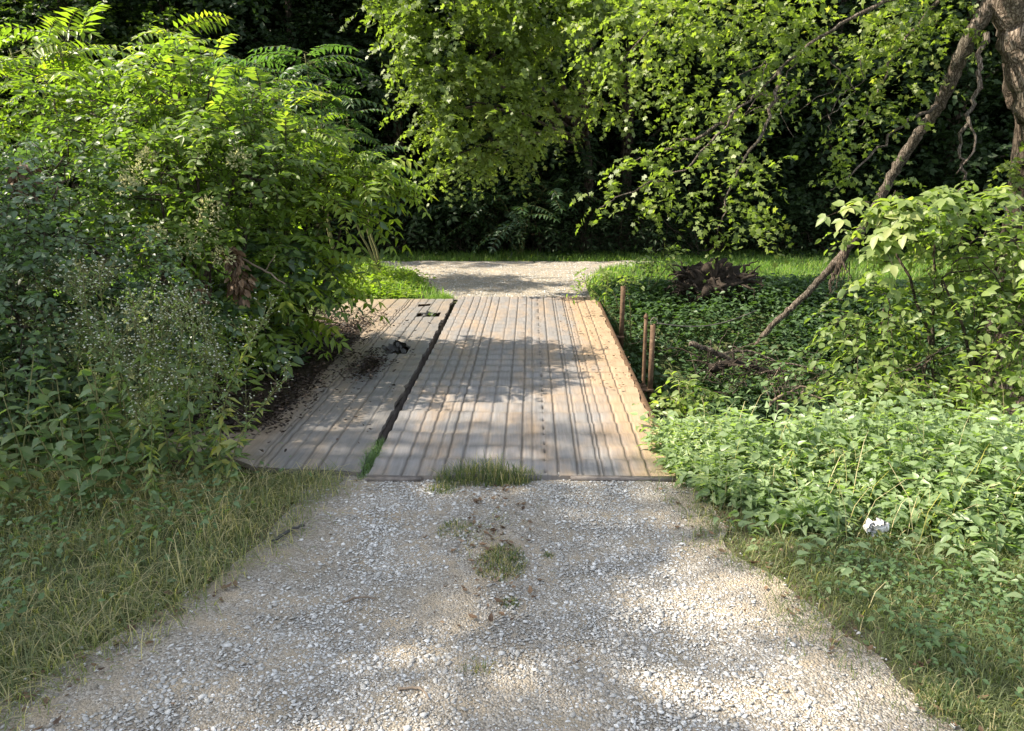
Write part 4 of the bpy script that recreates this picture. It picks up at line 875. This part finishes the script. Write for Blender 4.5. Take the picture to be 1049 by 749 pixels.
mb = MB(); limb(mb, [base+np.array((.3, .2, .35)), base+np.array((.9, .5, .25)), base+np.array((1.7, .9, .12))], .2, .16, 10, .03); mb.build('trunk', M['root'], s, True, base)

JAM = 'dead branches jammed in the ditch'
def branch(pts, r0, r1, label, mat='deadwood', twigs=2):
    o_ = np.asarray(pts[0]); mb = MB(); q = limb(mb, pts, r0, r1, 8, r0*.35)
    for _ in range(twigs):
        a = q[rng.integers(len(q)//3, len(q)-1)]; limb(mb, [a, a+rng.normal(0, .12, 3), a+rng.normal(0, .2, 3)+np.array((0, 0, .05))], r0*.35, .003, 5, .015, 4)
    return tag(mb.build('dead_branch', M[mat], smooth=True, origin=o_), label, 'branch', JAM)
branch([at(706, 352, 9.9), at(722, 357, 9.9), at(742, 366, 10.0), at(765, 378, 10.1)], .04, .03, 'broken branch end sticking up out of the ditch branch pile', 'limbbark')
branch([at(728, 378, 9.7), at(752, 372, 9.9), at(782, 378, 10.1), at(800, 388, 10.1)], .06, .015, 'thickest dark log lying across the ditch branch pile', 'root')
branch([at(735, 365, 10.2), at(765, 360, 10.4), at(800, 372, 10.3)], .03, .008, 'grey branch lying at the foot of the leaning limb', 'limbbark')
branch([at(790, 412, 8.8), at(812, 402, 8.9), at(845, 409, 8.8)], .022, .012, 'pale thin branch lying level at the near edge of the ditch')
branch([at(810, 402, 8.9), at(822, 396, 8.9), at(835, 402, 8.85)], .018, .008, 'short pale branch crossing the level thin branch')
for k in range(20):
    x, y = rng.uniform(715, 800), rng.uniform(365, 405); a = at(x, y, 9.9+rng.normal(0, .3)); a[2] = max(a[2], H(a[0], a[1])+.05)
    e = a+np.array((rng.uniform(-.55, .65), rng.normal(0, .3), rng.uniform(-.1, .2)-.1)); branch([a, (a+e)/2+rng.normal(0, .05, 3)+UP*.05, e], rng.uniform(.008, .02), .004, 'thin dead stick in the tangled branch pile in the ditch', 'limbbark' if k % 3 == 0 else 'root', 4)
for k, (x, y) in enumerate(((800, 400), (806, 404), (795, 395), (785, 398))):
    a = at(x, y, 9.0); a2 = a+np.array((rng.normal(0, .05), 0, -.25)); branch([a2, (a+a2)/2+np.array((.03, 0, 0)), a+np.array((-.06, 0, .08))], .012, .006, 'short upright dead stick at the near side of the branch pile', 'deadwood', 0)

mb = MB()
xx, yy = np.meshgrid(np.linspace(-3.0, -1.3, 60), np.linspace(5.3, 11.2, 150))
dd = sst(-1.75, -2.35, xx)*(1-.6*sst(9.5, 11, yy))*sst(5.4, 6.0, yy)+.8*np.exp(-(((xx+1.62)/.16)**2+((yy-7.9)/.55)**2))+.35*(fbm(xx*4, yy*4, seed=142)-.5)
i = (np.arange(149)[:, None]*60+np.arange(59)[None]); ok = dd[:-1, :-1] > .6
mb.add(np.stack((xx, yy, .064+.022*fbm(xx*9, yy*9, seed=143)+.02*np.clip(dd-.6, 0, 1)), -1).reshape(-1, 3), [np.stack((i, i+1, i+61, i+60), -1)[ok]], .12)
n = 26000; x = rng.uniform(-3.1, -1.15, n); y = rng.uniform(5.2, 11.5, n)
dm = sst(-1.75, -2.35, x)*(1-.5*sst(9.5, 11, y))*sst(5.4, 6.0, y) + .95*np.exp(-(((x+1.62)/.16)**2+((y-7.9)/.55)**2)) + .012
k = rng.random(n) < np.clip(dm, 0, 1)*(.3+.9*sst(.35, .55, fbm(x*3, y*3, seed=141))); x, y = x[k], y[k]; n = len(x); th = rng.random(n)*6.283
mb.leaves(np.stack((x, y, .066+.04*rng.random(n)), -1), np.stack((np.cos(th), np.sin(th), rng.normal(0, .2, n)), -1), UP+rng.normal(0, .5, (n, 3)), .02+.04*rng.random(n), T_DRY, rng.random(n)**2, .8)
tag(mb.build('leaf_litter', M['litter']), 'dark rotting leaf litter lying on the shaded side deck', 'leaf litter', kind='stuff')
mb = MB()
x, y = scatter(7000, -3.0, 2.6, 2.0, 5.0, lambda x, y: .55*np.exp(-((redge(y, -1)-x-.02)/.16)**2)*(y < 3.6)*1.4+.32*np.exp(-((x-redge(y, 1)-.12)/.2)**2)+.005)
x2, y2 = scatter(900, -.6, .3, 3.1, 4.8, lambda x, y: .4*np.exp(-((x+.15)/.2)**2)); x = np.concatenate((x, x2)); y = np.concatenate((y, y2))
n = len(x); th = rng.random(n)*6.283
mb.leaves(np.stack((x, y, H(x, y)+.02+.012*rng.random(n)), -1), np.stack((np.cos(th), np.sin(th), rng.normal(0, .15, n)), -1), UP+rng.normal(0, .3, (n, 3)), .014+.045*rng.random(n)**1.7, T_DRY)
x = rng.uniform(.6, 1.25, 160); y = rng.uniform(7, 13, 160); th = rng.random(160)*6.283
mb.leaves(np.stack((x, y, .065+0*x), -1), np.stack((np.cos(th), np.sin(th), 0*x), -1), UP+rng.normal(0, .2, (160, 3)), .02+.03*rng.random(160), T_DRY)
tag(mb.build('dry_leaves', M['drybrown']), 'fallen brown leaves scattered along the road edges', 'fallen leaves', kind='stuff')
a = gp(280, 560); a[2] = H(a[0], a[1])+.03; b = gp(312, 544); b[2] = H(b[0], b[1])+.035
mb = MB(); limb(mb, [a, (a+b)/2+np.array((.0, .01, .012)), b], .011, .007, 6, .003); tag(mb.build('stick', M['blackrubber'], smooth=True, origin=a), 'thin black stick lying at the left edge of the gravel', 'stick')
a = gp(408, 708); a[2] = H(a[0], a[1])+.025; b = gp(440, 720); b[2] = H(b[0], b[1])+.025
mb = MB(); limb(mb, [a, (a+b)/2+np.array((.02, .025, .01)), b], .006, .004, 6, .003); tag(mb.build('twig', M['deadwood'], smooth=True, origin=a), 'pale curved twig lying on the gravel nearest the camera', 'twig')
a = gp(352, 617); a[2] = H(a[0], a[1])+.025; b = gp(385, 613); b[2] = H(b[0], b[1])+.025
mb = MB(); limb(mb, [a, (a+b)/2+np.array((.0, .015, .008)), b], .006, .004, 6, .003); tag(mb.build('twig', M['deadwood'], smooth=True, origin=a), 'pale straight twig on the gravel beside the middle sandy patch', 'twig')
# crumpled plastic
p = np.array((2.03, 3.98, 0)); p[2] = H(2.03, 3.98)+.13
mb = MB(); u, v_ = np.meshgrid(np.linspace(-1, 1, 24), np.linspace(-1, 1, 22)); k_ = 1+.5*(fbm(u*1.5, v_*1.5, seed=152)-.5)*2
fo = np.abs(fbm(u*1.7, v_*1.7, seed=153, o=3)-.5)*2; f2 = np.abs(fbm(u*2.3+9, v_*2.3, seed=154, o=3)-.5)*2
cl = 1/(1+.35*(np.abs(u)+np.abs(v_))**2)
P = np.stack((u*k_*.085*cl, .13*fo-.05-.03*v_, v_*k_*.075*cl+.05*f2), -1)
i = (np.arange(21)[:, None]*24+np.arange(23)[None]).ravel(); q = np.stack((i, i+1, i+25, i+24), -1)
mb.add((P+p).reshape(-1, 3), [q]); mb.add((P+p+np.array((0, .012, 0))).reshape(-1, 3), [q[:, ::-1]])
tag(mb.build('plastic_bag', M['plastic'], origin=p), 'crumpled white plastic bag caught in the nettles', 'litter')

# ------------------------------------------------------------------ forest beyond the meadow
def forest_tree(name, h, r, seed, label, group, low=.9):
    s = thing(name, (0, 0, 0), label, 'tree', group); w = MB(); lf = MB()
    limb(w, [(0, 0, -.6), (rng.normal(0, .15), rng.normal(0, .15), h*.4), (rng.normal(0, .3), rng.normal(0, .3), h*.9)], .2, .05, 9, .04)
    lob = []
    for k in range(15):
        z = low+(h-low)*(k+.5)/15; rr = r*(.55+.45*math.sin(math.pi*min(1, .25+.75*k/15)))
        a = k*2.4+seed; lob.append((np.array((math.cos(a)*rr*.6, math.sin(a)*rr*.6, z)), np.array((rr*.62, rr*.62, .9))))
    wb = MB()
    for c, q in lob: limb(wb, [(0, 0, max(.6, c[2]-1.0)), c*.5+np.array((0, 0, c[2]*.5-.2)), c], .05, .012, 5, .06, 4)
    w.build('trunk', M['darkbark'], s, True); wb.build('branch', M['darkbark'], s, True)
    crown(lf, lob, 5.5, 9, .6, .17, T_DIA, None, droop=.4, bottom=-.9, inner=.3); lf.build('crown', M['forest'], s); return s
GF = 'dark trees of the forest edge'; LF_ = 'dark forest tree in deep shade beyond the meadow'
fvs = [forest_tree('forest_tree', 12, 3.0, 0, LF_, GF), forest_tree('forest_tree', 10, 2.7, 2, LF_, GF, .5), forest_tree('forest_tree', 13, 3.3, 4, LF_, GF, 1.3)]
used = [False]*3; k = 0
for row, (yy, stp) in enumerate(((22.6, 3.1), (25.6, 3.3), (29.5, 4.2))):
    for x in np.arange(-22+row*1.4, 24, stp):
        p = gz((x+rng.normal(0, .5), yy+rng.normal(0, .5), 0)); v = k % 3
        if not used[v]: fvs[v].location = p; used[v] = True
        else: dup(fvs[v], p, rng.random()*6.283, LF_, GF, .85+.35*rng.random())
        k += 1
def under_shrub(seed):
    s = thing('forest_shrub', (0, 0, 0), 'dark understorey shrub at the foot of the forest edge', 'bush', 'understorey shrubs'); w = MB(); lf = MB()
    lob = [(np.array((rng.normal(0, .7), rng.normal(0, .4), .4+1.5*rng.random())), np.array((.8, .7, .6))) for _ in range(6)]
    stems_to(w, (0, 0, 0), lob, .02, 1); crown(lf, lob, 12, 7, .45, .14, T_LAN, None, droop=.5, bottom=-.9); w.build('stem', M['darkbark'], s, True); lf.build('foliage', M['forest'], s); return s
us = [under_shrub(0), under_shrub(1)]
for k, x in enumerate(np.arange(-14, 17, 1.75)):
    p = gz((x+rng.normal(0, .3), 21.9+rng.normal(0, .35), 0))
    if k < 2: us[k].location = p
    else: dup(us[k % 2], p, rng.random()*6.283, 'dark understorey shrub at the foot of the forest edge', 'understorey shrubs', .8+.5*rng.random())
mb = MB(); n = 30000; x = rng.uniform(-34, 34, n); y = rng.uniform(27, 46, n); z = H(x, y)+rng.random(n)*6.5
mb.leaves(np.stack((x, y, z), -1), rdir(n), UP+rng.normal(0, .6, (n, 3)), .5+.5*rng.random(n), T_DIA)
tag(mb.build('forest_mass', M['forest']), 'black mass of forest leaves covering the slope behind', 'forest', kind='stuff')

# trees standing on the left bank outside the picture: they throw the dappled shade over the road
def side_tree(x, y, h, r, low, label):
    b = gz((x, y, 0)); s = thing('bank_tree', b, label, 'tree', 'trees on the left bank'); w = MB(); lf = MB()
    limb(w, [b-np.array((0, 0, .3)), b+np.array((.2, .1, h*.5)), b+np.array((.1, .2, h*.92))], .24, .06, 10, .03); lob = []
    for k in range(14):
        a = k*2.4; z = low+(h-low)*(k+.5)/14; rr = r*math.sin(math.pi*(.2+.75*(k+.5)/14)); lob.append((b+np.array((math.cos(a)*rr*.6, math.sin(a)*rr*.6, z)), np.array((rr*.6, rr*.6, .8))))
    for c, q in lob: limb(w, [b+np.array((.1, .05, max(1, c[2]-b[2]-1.2))), c], .05, .015, 5, .05)
    w.build('trunk', M['darkbark'], s, True, b); crown(lf, lob, 11, 8, .5, .14, T_DIA, None, bottom=-.9, inner=.2, hole=.9); lf.build('crown', M['bushleaf'], s, origin=b)
SIDE = [(-13.5, 4.2, 14.2, 3.0, 5.5), (-13, .9, 16.5, 3.9, 6.0), (-13.5, 8.3, 11.6, 2.5, 3.5), (-13.5, 15.5, 9, 2.6, 1.5), (-12, 21, 13, 3.4, 1.0)]  # the third is an unseen tree added to shade the rounded bush
LAB = ['leafy bank tree just outside the left frame edge by the verge', 'leafy bank tree nearest the camera on the left bank', 'shorter unseen bank tree added to shade the rounded bush', 'leafy bank tree beyond the feathery saplings', 'tall bank tree at the left end of the forest edge']
for a, l in zip(SIDE, LAB): side_tree(*a, l)

# ------------------------------------------------------------------ light, world, camera
SUN_TO = np.array((-.99, .0)); SUN_TO = SUN_TO/np.linalg.norm(SUN_TO); EL = R(44)
sd = Vector((SUN_TO[0]*math.cos(EL), SUN_TO[1]*math.cos(EL), math.sin(EL)))
sl = bpy.data.lights.new('sun', 'SUN'); sl.energy = 4.6; sl.angle = R(.53); sl.color = (1, .90, .74)
so = bpy.data.objects.new('sun', sl); C.objects.link(so); so.rotation_euler = sd.to_track_quat('Z', 'Y').to_euler(); so.location = sd*60
wd = bpy.data.worlds.new('World'); bpy.context.scene.world = wd; wd.use_nodes = True
nt = wd.node_tree; nt.nodes.clear()
sk = nt.nodes.new('ShaderNodeTexSky'); sk.sky_type = 'NISHITA'; sk.sun_disc = False; sk.sun_elevation = EL; sk.sun_rotation = math.atan2(SUN_TO[0], SUN_TO[1])
bg = nt.nodes.new('ShaderNodeBackground'); bg.inputs[1].default_value = .14; ow = nt.nodes.new('ShaderNodeOutputWorld')
hs = nt.nodes.new('ShaderNodeHueSaturation'); hs.inputs['Saturation'].default_value = .45; nt.links.new(sk.outputs[0], hs.inputs['Color']); nt.links.new(hs.outputs[0], bg.inputs[0]); nt.links.new(bg.outputs[0], ow.inputs[0])
cd = bpy.data.cameras.new('camera'); cam = bpy.data.objects.new('camera', cd); C.objects.link(cam)
cam.location = (0, 0, CAM_H); cam.rotation_euler = (math.pi/2-PITCH, 0, YAW); cd.sensor_width = 36; cd.lens = FPX/1049*36; cd.clip_end = 600; cd.clip_start = .05
sc = bpy.context.scene; sc.camera = cam
sc.view_settings.view_transform = 'Standard'; sc.view_settings.look = 'None'; sc.view_settings.gamma = 1; sc.view_settings.exposure = 1.85
sc.cycles.max_bounces = 6; sc.cycles.diffuse_bounces = 2; sc.cycles.glossy_bounces = 2; sc.cycles.transmission_bounces = 2
sc.cycles.use_denoising = True
